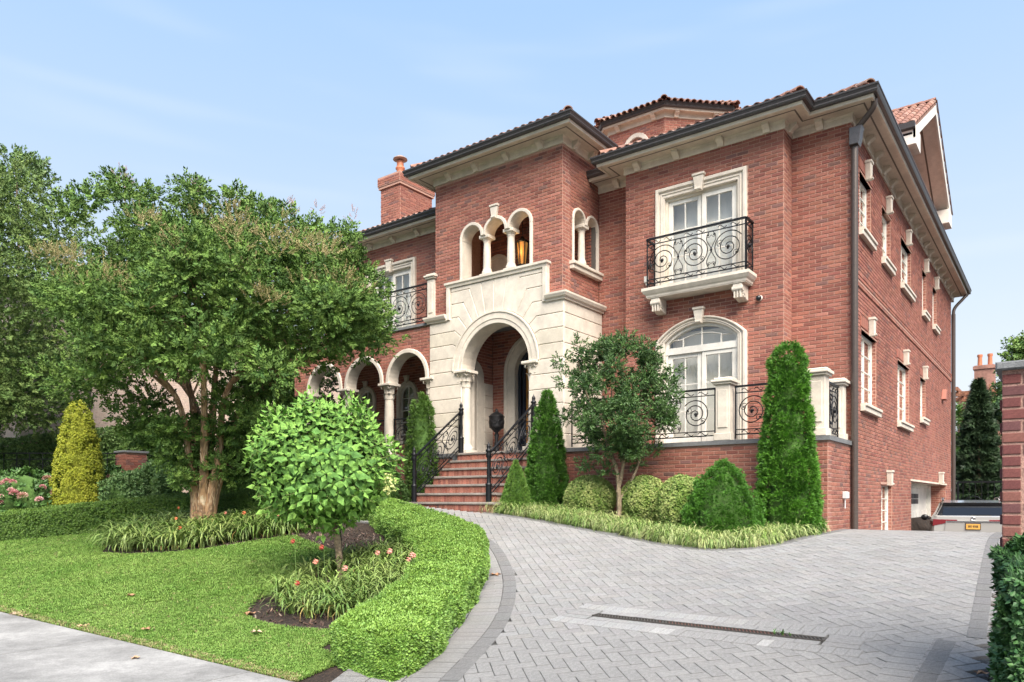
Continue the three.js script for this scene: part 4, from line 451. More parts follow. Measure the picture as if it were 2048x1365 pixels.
// steps -----------------------------------------------------------------------------
{ const st = sub(house, 'front_steps', 'broad brick steps with stone treads'), rise = (TER - 1.355) / 7, run = .285; for (let k = 0; k < 7; k++) { const y1 = 1.355 + (k + 1) * rise, zf = -11.72 - k * run, xl = k === 0 ? -11.98 : -11.72, xr = k === 0 ? -9.28 : -9.42; add(st, 'tread', cbox(xl - .04, xr + .04, y1 - .05, y1, Math.min(zf - run - .02, -11.9), zf + .035, .008), MT.tread); add(st, 'riser', box(xl, xr, 1.0, y1 - .052, Math.max(-13.6, zf - run - .4), zf - .006), MT.mortar); for (let x = xl + .04; x < xr; x += .077) bricks.push({ fr: FRONT, x, y: y1 - .05 - (rise - .05) / 2, z: zf, l: .066, h: rise - .062, soldier: 1 }); }
  add(st, 'landing', box(-11.9, -9.3, 2.55, TER - .002, -15.25, -13.45), MT.bluestone);
  const rail = (x) => { const r = sub(house, 'stair_railing', 'black scrollwork stair railing with newel posts'); const z0 = -11.95, z1 = -13.45, sl = (TER - 1.57) / (z0 - z1); ironPanel(r, at(x, 1.66, z0 + .02, Math.PI / 2), z0 - z1, .93, sl * .97, .50);
    const newel = (z, y) => [lathe([[.062, 0], [.062, .34], [.07, .35], [.07, .38], [.04, .4], [.036, .55], [.045, .62], [.036, .7], [.034, .9], [.055, .94], [.06, .99], [.045, 1.03], [.065, 1.05], [.065, 1.08], [.03, 1.1], [.042, 1.14], [.036, 1.18], [.012, 1.21], [.0, 1.26]], x, y, z, 12)]; add(r, 'newel', newel(z0 + .06, 1.55), MT.iron); add(r, 'newel', newel(z1 - .05, TER), MT.iron); };
  rail(-11.66); rail(-9.52); }
// flush bricks: the largest in view one by one, the rest together
{ const bg = [0, 1, 2].map(k => { const g = cbox(-.5, .5, -.5, .5, -.5, .5, .04), p = merge(g).attributes.position; const f = rng(k + 40); void f; return metreUV(merge(g)); }), mats = reds.map(c => { const m = MT.brick.clone(); m.color.setRGB(...c); return m; });
  const P = V(0, 0, 0), S = V(1, 1, 1), N = V(0, 0, 0);
  const list = bricks.map(b => { P.set(b.x, b.y, b.z - .0145).applyMatrix4(b.fr); N.set(0, 0, 1).transformDirection(b.fr); const s = shown(P.x, P.y, P.z); const q = new THREE.Quaternion().setFromRotationMatrix(b.fr), roll = (fb() - .5) * .012; q.multiply(_q2.setFromAxisAngle(V(0, 0, 1), roll)); const t = Math.pow(fb(), 1.2); let ci = Math.floor(fb() * reds.length); if (ci === 5 && fb() < .55) ci = 0; const pn = PN.noise(P.x * .9, P.y * .9, P.z * .9); if (pn < -.35 && fb() < .35) ci = 3; const facing = s ? Math.abs(N.x * P.x + N.y * (P.y - EYE) + N.z * P.z) / P.length() : 0; return { p: P.clone(), q, s3: [b.l, b.h, .034 + fb() * .003], ci, c: jit(reds[ci].map(v => v * (1 + .16 * PN.noise(P.x * .55 + 3, P.y * .35, P.z * .55) + .10 * PN.noise(P.x * 1.9, P.y * 1.3, P.z * 1.9))), .12, fb), k: s ? b.l * b.h * facing / (s.d * s.d) * (s.px > 2000 ? 0 : 1) : 0, t }; });
  list.sort((a, b) => b.k - a.k); list.slice(0, 300).forEach(e => { const o = new THREE.Mesh(bg[0], mats[e.ci]); o.name = 'brick'; o.position.copy(e.p); o.quaternion.copy(e.q); o.scale.set(...e.s3); o.castShadow = o.receiveShadow = true; house.add(o); });
  scatter(house, 'brickwork', bg[0], MT.brick, list.slice(300), 'stuff'); console.log('bricks', list.length, 'tiles', tiles.length); }
flushTiles(roof, tiles, 300);
rebase(house, XC, 1.1, -22);
// ---------- small fittings ----------
const ray = (px, d) => { const u = (px - 1024) / FOC; return [d * (-.6 + .8 * u), -d * (.8 + .6 * u)]; };   // plan position at depth d along a photo column
{ const t = thing('hanging_lantern', 'black iron lantern with amber glass behind the triple arches', 'lantern', null, -10.45, 7.08, -14.35), k = mat(.018, .016, .015, .5, { metalness: .4 });
  t.scale.setScalar(.8); t.position.y = 7.18; add(t, 'lantern_frame', [lathe([[.0, .98], [.03, .95], [.05, .9], [.2, .80], [.21, .77], [.17, .75]], 0, 0, 0, 6), lathe([[.0, -.02], [.06, 0], [.12, .06], [.13, .1], [.1, .1]], 0, 0, 0, 6), ...[0, 1, 2, 3, 4, 5].map(i => { const a = i * Math.PI / 3; return tube([V(.115 * Math.sin(a), .08, .115 * Math.cos(a)), V(.185 * Math.sin(a), .77, .185 * Math.cos(a))], .02, 2, 5); }), cyl(0, .97, 2.1, 0, .01, .01, 6)], k);
  const am = mat(.42, .2, .05, .3); am.emissive.setRGB(1, .48, .12); am.emissiveIntensity = .12; add(t, 'amber_glass', lathe([[.10, .1], [.165, .75]], 0, 0, 0, 6), am);
  const L = new THREE.PointLight(new THREE.Color().setRGB(1, .55, .2), .25, 0, 2); L.name = 'lantern_light'; L.position.set(0, .45, .3); L.castShadow = true; L.shadow.radius = 3; t.add(L); }
{ const t = thing('cast_iron_mailbox', 'black ornate cast iron box on a pedestal inside the portico', 'mailbox', null, -11.55, TER, -14.75), k = mat(.03, .03, .033, .5, { metalness: .4, map: T.fine });
  add(t, 'pedestal', lathe([[.15, 0], [.15, .04], [.09, .08], [.05, .16], [.06, .3], [.04, .4], [.06, .52], [.04, .58], [.12, .66]], 0, 0, 0, 14), k); add(t, 'mailbox_body', [lathe([[.12, .66], [.18, .70], [.19, .74], [.19, .96], [.21, .98], [.2, 1.0]], 0, 0, 0, 8), ...Array.from({ length: 8 }, (_, i) => new THREE.TorusGeometry(.05, .014, 5, 10).translate(0, .85, .178).rotateY(i * .785 + .39))], k); add(t, 'finial_lid', lathe([[.2, 1.0], [.14, 1.06], [.06, 1.1], [.03, 1.13], [.04, 1.16], [0, 1.2]], 0, 0, 0, 10), k); }
{ const t = thing('security_camera', 'small dome security camera on the brick between window and corner', 'camera', null, -4.87, 5.62, -14.73); add(t, 'mount', new THREE.CylinderGeometry(.05, .06, .04, 12).rotateX(Math.PI / 2).translate(0, 0, .02), MT.white); add(t, 'dome', new THREE.SphereGeometry(.055, 12, 8).translate(0, -.01, .07), MT.darkglass); }
{ const t = thing('utility_box', 'grey weatherproof outlet box on the plinth side', 'outlet box', null, -3.28, 1.62, -14.62); add(t, 'housing', [cbox(-.01, .07, 0, .13, -.06, .06, .008), cyl(.03, -.18, 0, .02, .012, .012, 6)], mat(.55, .56, .57, .5)); add(t, 'cover', [cbox(.07, .09, .01, .12, -.05, .05, .006)], mat(.65, .66, .67, .3)); }
{ const t = thing('wall_light', 'small white fixture beside the balcony railing', 'wall light', null, -7.34, 6.42, -14.73); add(t, 'housing', cbox(-.04, .04, -.07, .07, 0, .08, .01), MT.white); add(t, 'wall_bracket', cyl(0, -.12, -.07, .03, .02), MT.white); }

// ---------- shrubs, hedges, trees ----------
const G = { box: sprig(7, .032, .02, rng(21), { stem: .04 }), boxFar: sprig(9, .06, .04, rng(22), { stem: .07 }), arb: fan(6, .11, .022, rng(23)), arbS: fan(6, .075, .016, rng(24)), yew: fan(7, .085, .017, rng(25)), vari: sprig(9, .05, .028, rng(26), { stem: .06 }), myr: sprig(11, .09, .05, rng(27), { stem: .17, t0: .6, t1: 1.4 }), mid: sprig(9, .11, .06, rng(28), { stem: .16 }), maple: sprig(9, .07, .03, rng(29), { stem: .10, t0: .4, t1: 1.3 }), panicle: sprig(16, .05, .018, rng(30), { stem: .2, t0: .3, t1: 1.1 }), holly: sprig(8, .055, .032, rng(31), { stem: .07 }), spruce: fan(9, .26, .035, rng(32)), big: sprig(9, .2, .12, rng(33), { stem: .3 }), hyd: sprig(8, .13, .09, rng(34), { stem: .1, t0: .8, t1: 1.5 }) };
function shrub(o) { // o: name,label,category,group,x,z,y,H,R,prof(h),geo,n,s,c1,c2,lump,up
  const t = thing(o.name, o.label, o.category ?? 'shrub', o.group, o.x, o.y ?? ground(o.x, o.z), o.z), f = rng(Math.round(Math.abs(o.x * 131 + o.z * 977))), A = [], lump = o.lump ?? .08, k = o.lk ?? 2.2;
  const nz = (a, h) => PN.noise(Math.cos(a) * k + o.x, h * o.H / o.R * k * .5, Math.sin(a) * k) * lump * 2 + PN.noise(Math.cos(a) * k * 3, h * o.H / o.R * k * 1.6 + o.z, Math.sin(a) * k * 3) * lump * .8;
  const rad = (a, h) => o.R * Math.max(.01, o.prof(h)) * (1 + nz(a, h));
  const pick = () => { for (;;) { const h = f(), a = f() * 6.283; if (f() > o.prof(h) * .92 + .08) continue; const e = .02, dr = (o.prof(Math.min(1, h + e)) - o.prof(Math.max(0, h - e))) * o.R / (2 * e * o.H); return [h, a, V(Math.cos(a), clamp(-dr, -1, 3), Math.sin(a)).normalize()]; } }, tone = (h, a) => f() * .7 + nz(a, h) / lump * .3 + (o.bias ?? 0);
  if (o.cl) for (let q = 0; q < o.cl[0]; q++) { const [h, a, nrm] = pick(), r = rad(a, h) - o.cl[1] * rr(.5, 1, f), C = V(Math.cos(a) * r, (o.lift ?? 0) + h * o.H, Math.sin(a) * r), R = o.cl[1] * rr(.75, 1.25, f), ct = tone(h, a); for (let i = 0; i < o.cl[2]; i++) { const v = V(rr(-1, 1, f), rr(-1, 1, f), rr(-1, 1, f)).normalize(); if (v.dot(nrm) < -.25) v.negate(); const d = v.clone().multiplyScalar(.8).addScaledVector(nrm, .4); d.y += o.up ?? .25; d.normalize(); A.push({ p: C.clone().addScaledVector(v, R * rr(.55, 1, f)), d, s: (o.s ?? 1) * rr(.7, 1.2, f), c: jit(mixc(o.c1, o.c2, clamp(ct * .6 + f() * .45, 0, 1)), .1, f) }); } }
  else for (let q = 0; q < o.n; q++) { const [h, a, d] = pick(), dp = 1 - .22 * f() * f(), r = rad(a, h) * dp; d.y += o.up ?? .25; d.x += rr(-.4, .4, f); d.z += rr(-.4, .4, f); d.y += rr(-.3, .3, f); d.normalize(); A.push({ p: V(Math.cos(a) * r, (o.lift ?? 0) + h * o.H * (dp * .1 + .9), Math.sin(a) * r), d, s: (o.s ?? 1) * rr(.75, 1.25, f), c: jit(mixc(o.c1, o.c2, clamp(tone(h, a), 0, 1)), .12, f) }); }
  const P = [], n = 14; for (let i = 0; i <= n; i++) { const h = i / n; P.push([Math.max(.004, o.R * o.prof(h) * .66), (o.lift ?? 0) + h * o.H * .95]); } const core = lathe([[.001, P[0][1]], ...P, [.001, P[n][1]]], 0, 0, 0, 18); { const p = core.attributes.position; for (let i = 0; i < p.count; i++) { const a = Math.atan2(p.getZ(i), p.getX(i)), r = Math.hypot(p.getX(i), p.getZ(i)) * (1 + nz(a, (p.getY(i) - (o.lift ?? 0)) / o.H / .95)); p.setX(i, r * Math.cos(a)); p.setZ(i, r * Math.sin(a)); } core.computeVertexNormals(); }
  add(t, 'inner_growth', core, o.core ?? MT.core); scatter(t, 'foliage', o.geo, o.mat ?? MT.leaf, A, 'stuff'); if (o.stem) add(t, 'stem', cyl(0, -.05, (o.lift ?? 0) + .3, 0, .05, .04, 8), MT.bark); return t;
}
const pCone = h => Math.pow(1 - h, .75) * .97 * Math.min(1, .8 + h * 2), pCol = h => (h < .75 ? .82 + .18 * Math.sin(h * 3.6) : .92 * Math.sqrt(Math.max(0, 1 - Math.pow((h - .75) / .25, 2)))) * (1 - h * .28), pBall = h => Math.sqrt(Math.max(0, 1 - Math.pow((h - .42) / .58, 2))), pMound = h => Math.pow(Math.max(0, 1 - Math.pow(h, 1.7)), .7) * (.88 + .12 * Math.min(1, h * 5)), pCone2 = h => (1 - h) < .12 ? Math.sqrt((1 - h) / .12) * .38 : .38 + .62 * Math.pow((.88 - h) / .88, .8);
shrub({ name: 'conical_shrub', label: 'small bright green conical shrub beside the stair newel', x: -9.05, z: -12.2, H: 1.06, R: .36, prof: pCone, geo: G.arbS, n: 2600, s: .8, c1: [.10, .22, .03], c2: [.20, .36, .06], lump: .06, up: 1.2 });
shrub({ name: 'arborvitae', label: 'tall dark green pyramid evergreen right of the front steps', category: 'evergreen', group: 'clipped evergreens along the plinth', x: -8.72, z: -12.85, H: 2.5, R: .50, prof: pCone2, geo: G.arb, cl: [780, .075, 24], s: .5, c1: [.045, .14, .014], c2: [.14, .35, .035], lump: .08, lk: 3.4, up: .2 });
shrub({ name: 'arborvitae', label: 'broad tall evergreen column at the plinth corner', category: 'evergreen', group: 'clipped evergreens along the plinth', x: -3.80, z: -12.95, H: 3.26, R: .56, prof: h => (.42 + .58 * Math.pow(Math.max(0, 1 - h), .85)) * (h > .93 ? Math.sqrt(Math.max(0, 1 - Math.pow((h - .93) / .075, 2))) : 1) * (1 - .09 * Math.exp(-Math.pow((h - .68) / .04, 2))), geo: G.arb, cl: [1150, .082, 26], s: .5, c1: [.045, .16, .012], c2: [.16, .42, .03], lump: .09, lk: 3.6, up: .2 });
shrub({ name: 'arborvitae', label: 'narrow dark evergreen column left of the front steps', category: 'evergreen', group: 'clipped evergreens along the plinth', x: -12.4, z: -12.9, H: 2.55, R: .42, prof: pCol, geo: G.arb, cl: [520, .075, 24], s: .46, lk: 3.2, c1: [.07, .16, .02], c2: [.17, .32, .05], lump: .09, up: .2 });
shrub({ name: 'round_shrub', label: 'dark green shrub at the left stair newel', x: -12.7, z: -12.0, H: .95, R: .55, prof: pMound, geo: G.arbS, cl: [130, .1, 28], s: .8, c1: [.06, .14, .025], c2: [.12, .24, .05] });
[[-7.62, -12.75, .80, .50, 'yellow green variegated ball shrub beside the pyramid evergreen'], [-6.50, -12.95, .86, .46, 'yellow green variegated ball shrub behind the slim tree trunk'], [-5.52, -12.45, .95, .43, 'yellow green variegated ball shrub next to the dark mounded yew']].forEach(([x, z, H, R, label]) => shrub({ name: 'variegated_shrub', label, group: 'variegated ball shrubs', x, z, H, R, prof: pBall, geo: G.vari, n: 6000, s: .52, c1: [.21, .35, .06], c2: [.56, .62, .22], lump: .05, lk: 3 }));
shrub({ name: 'yew_mound', label: 'dark green mounded yew in front of the terrace', x: -4.62, z: -12.1, H: 1.27, R: .62, prof: h => Math.pow(Math.max(0, 1 - Math.pow(h, 2.2)), .7), geo: G.yew, cl: [520, .09, 30], s: .5, c1: [.045, .15, .014], c2: [.13, .36, .03], lump: .14, lk: 3.2, up: .35 });
shrub({ name: 'golden_conifer', label: 'golden yellow conical shrub behind the low hedge', category: 'evergreen', x: ray(157, 19.8)[0], z: ray(157, 19.8)[1], H: 3.35, R: .76, prof: h => (1 - h) < .08 ? Math.sqrt((1 - h) / .08) * .35 : .35 + .65 * Math.pow((.92 - h) / .92, .75), geo: G.vari, cl: [900, .085, 20], s: .6, core: mat(.40, .44, .05, 1, { map: T.leaf }), c1: [.34, .41, .03], c2: [.62, .64, .06], lump: .05, lk: 3 });
[[252, 20.2, 1.12, .72, 'grey green bushy shrub beside the golden conifer'], [308, 20.6, 1.32, .62, 'grey green bushy shrub in front of the brick pier']].forEach(([px, d, H, R, label]) => { const [x, z] = ray(px, d); shrub({ name: 'bushy_shrub', label, group: 'bushy shrubs by the fence', x, z, H, R, prof: pBall, geo: G.mid, cl: [110, .14, 18], s: .62, c1: [.13, .27, .08], c2: [.30, .48, .17], lump: .12 }); });
function hydrangea(px, d, H, R, label, pink, n) { const [x, z] = ray(px, d), t = shrub({ name: 'pink_hydrangea', label, category: 'hydrangea', group: 'pink hydrangeas by the fence', x, z, H, R, prof: pBall, geo: G.hyd, n: 520, s: 1, c1: [.07, .17, .035], c2: [.14, .29, .06], lump: .08 }), f = rng(px), fl = merge(Array.from({ length: 46 }, (_, i) => { const y = 1 - 1.3 * (i + .5) / 46, r = Math.sqrt(1 - y * y), a = i * 2.4; return leafGeo(.05, .05, .2, 0).translate(0, -.025, 0).rotateX(Math.PI / 2).lookAt(V(r * Math.cos(a), y, r * Math.sin(a))).translate(r * Math.cos(a) * .085, y * .07, r * Math.sin(a) * .085); })); metreUV(fl); for (let i = 0; i < n; i++) { const a = -1.2 + f() * 3.4, h = .45 + .5 * f(), r = R * pBall(h) * 1.04, m = new THREE.Mesh(fl, pink[i % pink.length]); m.name = 'flower_head'; m.position.set(Math.sin(a) * r, h * H + .04, Math.cos(a) * r); m.scale.setScalar(rr(.8, 1.35, f)); m.rotation.set(rr(-.4, .4, f), f() * 6, 0); t.add(m); } return t; }
const pinks = [mat(.62, .30, .32, .8), mat(.70, .42, .42, .8), mat(.58, .36, .30, .8)], mauve = [mat(.55, .25, .32, .8), mat(.45, .28, .30, .8)];
hydrangea(48, 19.6, 1.62, 1.05, 'pink mophead hydrangea left of the golden conifer', pinks, 30); hydrangea(478, 20.5, 1.75, .85, 'mauve hydrangea behind the crape myrtle trunks', mauve, 16); hydrangea(226, 20.9, 1.35, .5, 'small pale hydrangea behind the bushy shrub', pinks, 7);
// hedges: a clipped strip of box following a path
function hedge(name, label, inner, outer, h0, geo, n, s, c1, c2, o = {}) {
  const cI = new THREE.CatmullRomCurve3(inner.map(p => V(p[0], 0, p[1]))), cO = new THREE.CatmullRomCurve3(outer.map(p => V(p[0], 0, p[1]))), f = rng(label.length * 31), A = [], h1 = typeof h0 === 'function' ? h0 : () => h0; const gy = o.gy ?? ground;
  const t = thing(name, label, 'hedge'); const prob = o.prob; let tries = 0;
  while (A.length < n && tries++ < n * 12) { const q = prob ? prob(f) : f(), a = cI.getPointAt(q), b = cO.getPointAt(q), w = a.distanceTo(b), H = h1(q), across = b.clone().sub(a).normalize(), L = w + 2 * H, e = f() * L; let p, d; if (e < H) { p = a.clone(); p.y = e; d = across.clone().negate(); } else if (e < H + w) { p = a.clone().addScaledVector(across, e - H); p.y = H; d = V(0, 1, 0); const ed = Math.min(e - H, w - (e - H)); if (ed < .2) { p.y -= (.2 - ed) * (.2 - ed) * 2.6; d.addScaledVector(across, e - H < w / 2 ? -.6 : .6); } } else { p = b.clone(); p.y = L - e; d = across.clone(); }
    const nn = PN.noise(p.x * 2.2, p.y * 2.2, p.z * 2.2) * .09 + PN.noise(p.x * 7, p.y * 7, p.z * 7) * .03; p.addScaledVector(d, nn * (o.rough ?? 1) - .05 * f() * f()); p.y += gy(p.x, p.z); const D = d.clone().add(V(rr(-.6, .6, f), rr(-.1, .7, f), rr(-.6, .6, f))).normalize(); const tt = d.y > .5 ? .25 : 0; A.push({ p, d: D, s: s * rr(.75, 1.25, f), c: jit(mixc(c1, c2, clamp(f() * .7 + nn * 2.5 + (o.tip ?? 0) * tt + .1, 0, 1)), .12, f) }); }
  const N = 60, pos = [], R = []; for (let i = 0; i <= N; i++) { const q = i / N, a = cI.getPointAt(q), b = cO.getPointAt(q), c = b.clone().sub(a), H = h1(q) - .11; a.addScaledVector(c, .12); b.addScaledVector(c, -.12); R.push([[a.x, gy(a.x, a.z) - .02, a.z], [a.x, gy(a.x, a.z) + H, a.z], [b.x, gy(b.x, b.z) + H, b.z], [b.x, gy(b.x, b.z) - .02, b.z]]); } for (let i = 0; i < N; i++) for (let k = 0; k < 3; k++) pos.push(...R[i][k], ...R[i + 1][k], ...R[i + 1][k + 1], ...R[i][k], ...R[i + 1][k + 1], ...R[i][k + 1]); for (const r of [R[0], R[N]]) pos.push(...r[0], ...r[1], ...r[2], ...r[0], ...r[2], ...r[3]); const g = new THREE.BufferGeometry(); g.setAttribute('position', new THREE.Float32BufferAttribute(pos, 3)); g.computeVertexNormals(); add(t, 'inner_growth', g, MT.core);
  if (o.ends) for (const e of o.ends) { const a = cI.getPointAt(e), b = cO.getPointAt(e), H = h1(e), tg = cI.getTangentAt(e).multiplyScalar(e ? 1 : -1); for (let i = 0; i < (o.ne ?? 1600); i++) { const u = f(), p = a.clone().lerp(b, u); p.y = f() * H; const nn = PN.noise(p.x * 5, p.y * 5, p.z * 5) * .05; p.addScaledVector(tg, nn + .05 * Math.sin(u * 3.14)); p.y += gy(p.x, p.z); A.push({ p, d: tg.clone().add(V(rr(-.6, .6, f), rr(0, .8, f), rr(-.6, .6, f))).normalize(), s: s * rr(.75, 1.25, f), c: jit(mixc(c1, c2, clamp(f() * .8 + nn * 4, 0, 1)), .12, f) }); } }
  scatter(t, 'foliage', geo, MT.leaf, A, 'stuff'); const m = cI.getPointAt(.5); rebase(t, m.x, gy(m.x, m.z), m.z); return t;
}
const iR = [[-11.2, -10.15], [-9.9, -9.3], [-8.72, -8.62], [-7.65, -7.85], [-6.85, -7.05], [-6.15, -6.0], [-5.75, -5.15], [-5.42, -4.5]], oR = [[-11.4, -10.9], [-10.0, -10.45], [-8.8, -9.95], [-7.6, -9.2], [-6.65, -8.2], [-5.75, -6.95], [-5.05, -5.75], [-4.55, -4.75], [-4.5, -4.35]];
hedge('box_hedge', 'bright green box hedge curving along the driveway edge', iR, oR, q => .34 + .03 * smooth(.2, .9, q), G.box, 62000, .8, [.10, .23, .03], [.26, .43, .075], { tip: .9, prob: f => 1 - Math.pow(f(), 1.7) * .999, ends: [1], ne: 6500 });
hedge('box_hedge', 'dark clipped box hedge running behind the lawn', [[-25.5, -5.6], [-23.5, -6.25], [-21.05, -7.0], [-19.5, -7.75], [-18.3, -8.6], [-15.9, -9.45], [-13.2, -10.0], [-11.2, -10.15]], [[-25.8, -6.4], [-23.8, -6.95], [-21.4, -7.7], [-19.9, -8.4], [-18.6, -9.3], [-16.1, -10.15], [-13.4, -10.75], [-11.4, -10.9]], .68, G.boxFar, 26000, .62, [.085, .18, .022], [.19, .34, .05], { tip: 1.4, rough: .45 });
{ const a = ray(-60, 23.5), b = ray(150, 23.3), c = ray(360, 23.4), a2 = ray(-60, 24.8), b2 = ray(150, 24.6), c2 = ray(360, 24.7); hedge('tall_hedge', 'tall green hedge behind the iron fence', [a, b, c], [a2, b2, c2], 2.45, G.mid, 7500, .75, [.11, .22, .05], [.28, .44, .13], { tip: .9 }); }
hedge('boundary_hedge', 'dark glossy hedge in front of the brick gate pillar', [[-.22, -5.0], [-.26, -5.5], [-.30, -5.95]], [[.6, -5.0], [.6, -5.5], [.6, -5.95]], q => 1.21 - ground(-.4, -5.4), G.holly, 9000, .72, [.03, .10, .03], [.09, .22, .06], { rough: 1.2, ends: [0], ne: 5200 });
shrub({ name: 'low_shrub', label: 'low lime green shrub at the foot of the glossy hedge', x: .02, z: -4.55, H: .56, R: .40, prof: pBall, geo: G.box, n: 5200, s: 1.1, c1: [.14, .29, .03], c2: [.30, .48, .07], lump: .1 });
shrub({ name: 'dark_shrub', label: 'low dark hedge shrub against the plinth behind the variegated balls', x: -5.9, z: -13.25, H: .92, R: .30, prof: pMound, geo: G.arbS, n: 1600, s: .9, c1: [.03, .09, .02], c2: [.07, .17, .04] });

// daylilies and border grass
const DL = bladeTuft(30, .66, .021, .95, rng(41)), LI = bladeTuft(46, .46, .0085, 1.1, rng(42));
function sampleIn(P, gap, f, max) { let x0 = 99, x1 = -99, z0 = 99, z1 = -99; for (const [x, z] of P) { x0 = Math.min(x0, x); x1 = Math.max(x1, x); z0 = Math.min(z0, z); z1 = Math.max(z1, z); } const o = []; for (let i = 0; i < max * 30 && o.length < max; i++) { const x = rr(x0, x1, f), z = rr(z0, z1, f); if (inside(P, x, z) && !o.some(q => Math.hypot(q[0] - x, q[1] - z) < gap)) o.push([x, z]); } return o; }
function flowerGeo() { return metreUV(merge(Array.from({ length: 6 }, (_, i) => leafGeo(.085, .04, .3, .35).rotateX(.75).rotateY(i * 1.047)))); }
const flG = flowerGeo();
function lilies(label, P, gap, max, s, flowers, cols, avoid) {
  const f = rng(label.length), pts = sampleIn(P, gap, f, max).filter(p => !avoid || !avoid(p)); let cx = 0, cz = 0; pts.forEach(p => { cx += p[0] / pts.length; cz += p[1] / pts.length; }); const t = thing('daylily_patch', label, 'daylilies', null, cx, ground(cx, cz), cz), y0 = ground(cx, cz);
  const lf = scatter(t, 'strap_leaves', DL, MT.leaf, pts.map(([x, z]) => ({ p: V(x - cx, ground(x, z) - y0, z - cz), d: V(rr(-.12, .12, f), 1, rr(-.12, .12, f)).normalize(), s: s * rr(.75, 1.2, f), c: jit(mixc([.13, .24, .04], [.30, .40, .11], f()), .15, f) })), 'stuff');
  scatter(t, 'dry_leaves', bladeTuft(4, .5, .014, 1.3, rng(6)), MT.leaf, pts.map(([x, z]) => ({ p: V(x - cx, ground(x, z) - y0, z - cz), d: YAX, s: s * rr(.6, 1, f), c: jit([.42, .30, .10], .2, f) })), 'stuff');
  for (const [px, d, h, k] of flowers) { const [x, z] = ray(px, d), y = h, o = new THREE.Mesh(flG, cols[k]); o.name = 'lily_flower'; o.position.set(x - cx, y - y0, z - cz); o.rotation.set(.9, rr(0, 1, f), .5); o.scale.setScalar(rr(.7, .95, f)); t.add(o); add(t, 'flower_stem', taper([V(x - cx + .06, ground(x, z) - y0, z - cz - .05), V(x - cx + .02, (y - y0 + ground(x, z) - y0) / 2, z - cz), V(x - cx, y - y0, z - cz)], .005, .004, 4, 4), mat(.12, .2, .05, .8)); }
  return t;
}
const orange = mat(.75, .22, .10, .7), coral = mat(.72, .28, .20, .7), wine = mat(.40, .07, .05, .7), salmon = mat(.78, .36, .30, .7), yFor = (py, d) => EYE + (1000 - py) * d / FOC;
const liA = [[-15.3, -7.05], [-14.2, -7.15], [-13.1, -7.75], [-12.4, -8.7], [-12.0, -9.2], [-12.6, -9.8], [-15.0, -9.25], [-16.8, -9.0], [-17.0, -8.3], [-16.2, -7.4]];
lilies('arching daylily leaves with orange flowers around the crape myrtle', liA, .17, 260, 1.15, [[364, 14.6, yFor(1057, 14.6), 0], [355, 15.0, yFor(1039, 15), 0], [454, 14.8, yFor(1027, 14.8), 1], [426, 15.2, yFor(1043, 15.2), 0], [492, 14.6, yFor(1027, 14.6), 0], [560, 14.2, yFor(1032, 14.2), 1], [360, 16, yFor(1017, 16), 0]], [orange, coral]);
const liB = [[-8.15, -5.75], [-7.3, -5.45], [-6.5, -5.6], [-6.45, -6.4], [-6.95, -7.5], [-7.8, -8.3], [-8.6, -8.4], [-9.0, -7.8], [-8.75, -6.9]];
lilies('arching daylily leaves with coral and wine flowers under the hydrangea tree', liB, .17, 150, .9, [[590, 9.4, yFor(1085, 9.4), 1], [648, 9.6, yFor(1097, 9.6), 1], [696, 9.0, yFor(1138, 9.0), 0], [828, 9.4, yFor(1112, 9.4), 0], [832, 9.5, yFor(1114, 9.5), 0], [785, 9.8, yFor(1105, 9.8), 0], [760, 10, yFor(1107, 10), 0], [636, 9.2, yFor(1127, 9.2), 2], [600, 8.6, yFor(1168, 8.6), 1], [822, 9.7, yFor(1120, 9.7), 0]], [salmon, wine, coral], p => Math.hypot(p[0] + 8.1, p[1] + 6.7) < .42);
{ const f = rng(55), A = [], B = []; for (let i = 0; i < 620; i++) { const k = Math.floor(f() * 59), a = bedEdge[k], b = bedEdge[k + 1], u = f(), tx = b[0] - a[0], tz = b[1] - a[1], L = Math.hypot(tx, tz), off = .10 + .55 * Math.pow(f(), 1.4), x = a[0] + tx * u + tz / L * -off * -1, z = a[1] + tz * u - tx / L * off; const inx = inside(drivePoly, x, z); if (inx) continue; (f() < .55 ? A : B).push({ p: V(x, ground(x, z), z), d: V(rr(-.2, .2, f), 1, rr(-.2, .2, f)).normalize(), s: rr(.72, 1.15, f), c: f() < .5 ? jit([.54, .61, .25], .12, f) : jit([.25, .40, .09], .15, f) }); } for (let i = 0; i < 26; i++) { const x = rr(-13.4, -12.15, f), z = rr(-11.95, -11.5, f); A.push({ p: V(x, ground(x, z), z), d: YAX, s: rr(.7, 1, f), c: jit([.45, .5, .22], .15, f) }); }
  tag(scatter(scene, 'border_grass', LI, MT.leaf, A.concat(B)), 'pale variegated lilyturf edging the bed along the driveway', 'border grass', null, 'stuff'); }
{ const f = rng(66), A = []; for (let i = 0; i < 3600; i++) { const [x, z] = i < 1500 ? [rr(-9.4, -5.6, f), rr(-8.8, -4.6, f)] : i < 2500 ? [rr(-13, -9.3, f), rr(-9.6, -7.6, f)] : [rr(-9.2, -3.5, f), rr(-13.4, -11.0, f)]; if (inLawn(x, z) || inside(drivePoly, x, z)) continue; A.push({ p: V(x, ground(x, z) + .01, z), d: V(rr(-1, 1, f), .5, rr(-1, 1, f)).normalize(), s: rr(.6, 1.3, f), c: jit(f() < .8 ? [.075, .048, .035] : [.22, .17, .13], .3, f) }); } tag(scatter(scene, 'mulch', metreUV(merge(box(-.008, .008, -.03, .03, -.004, .004))), MT.petal, A), 'dark shredded bark mulch in the planting beds', 'mulch', null, 'stuff'); }
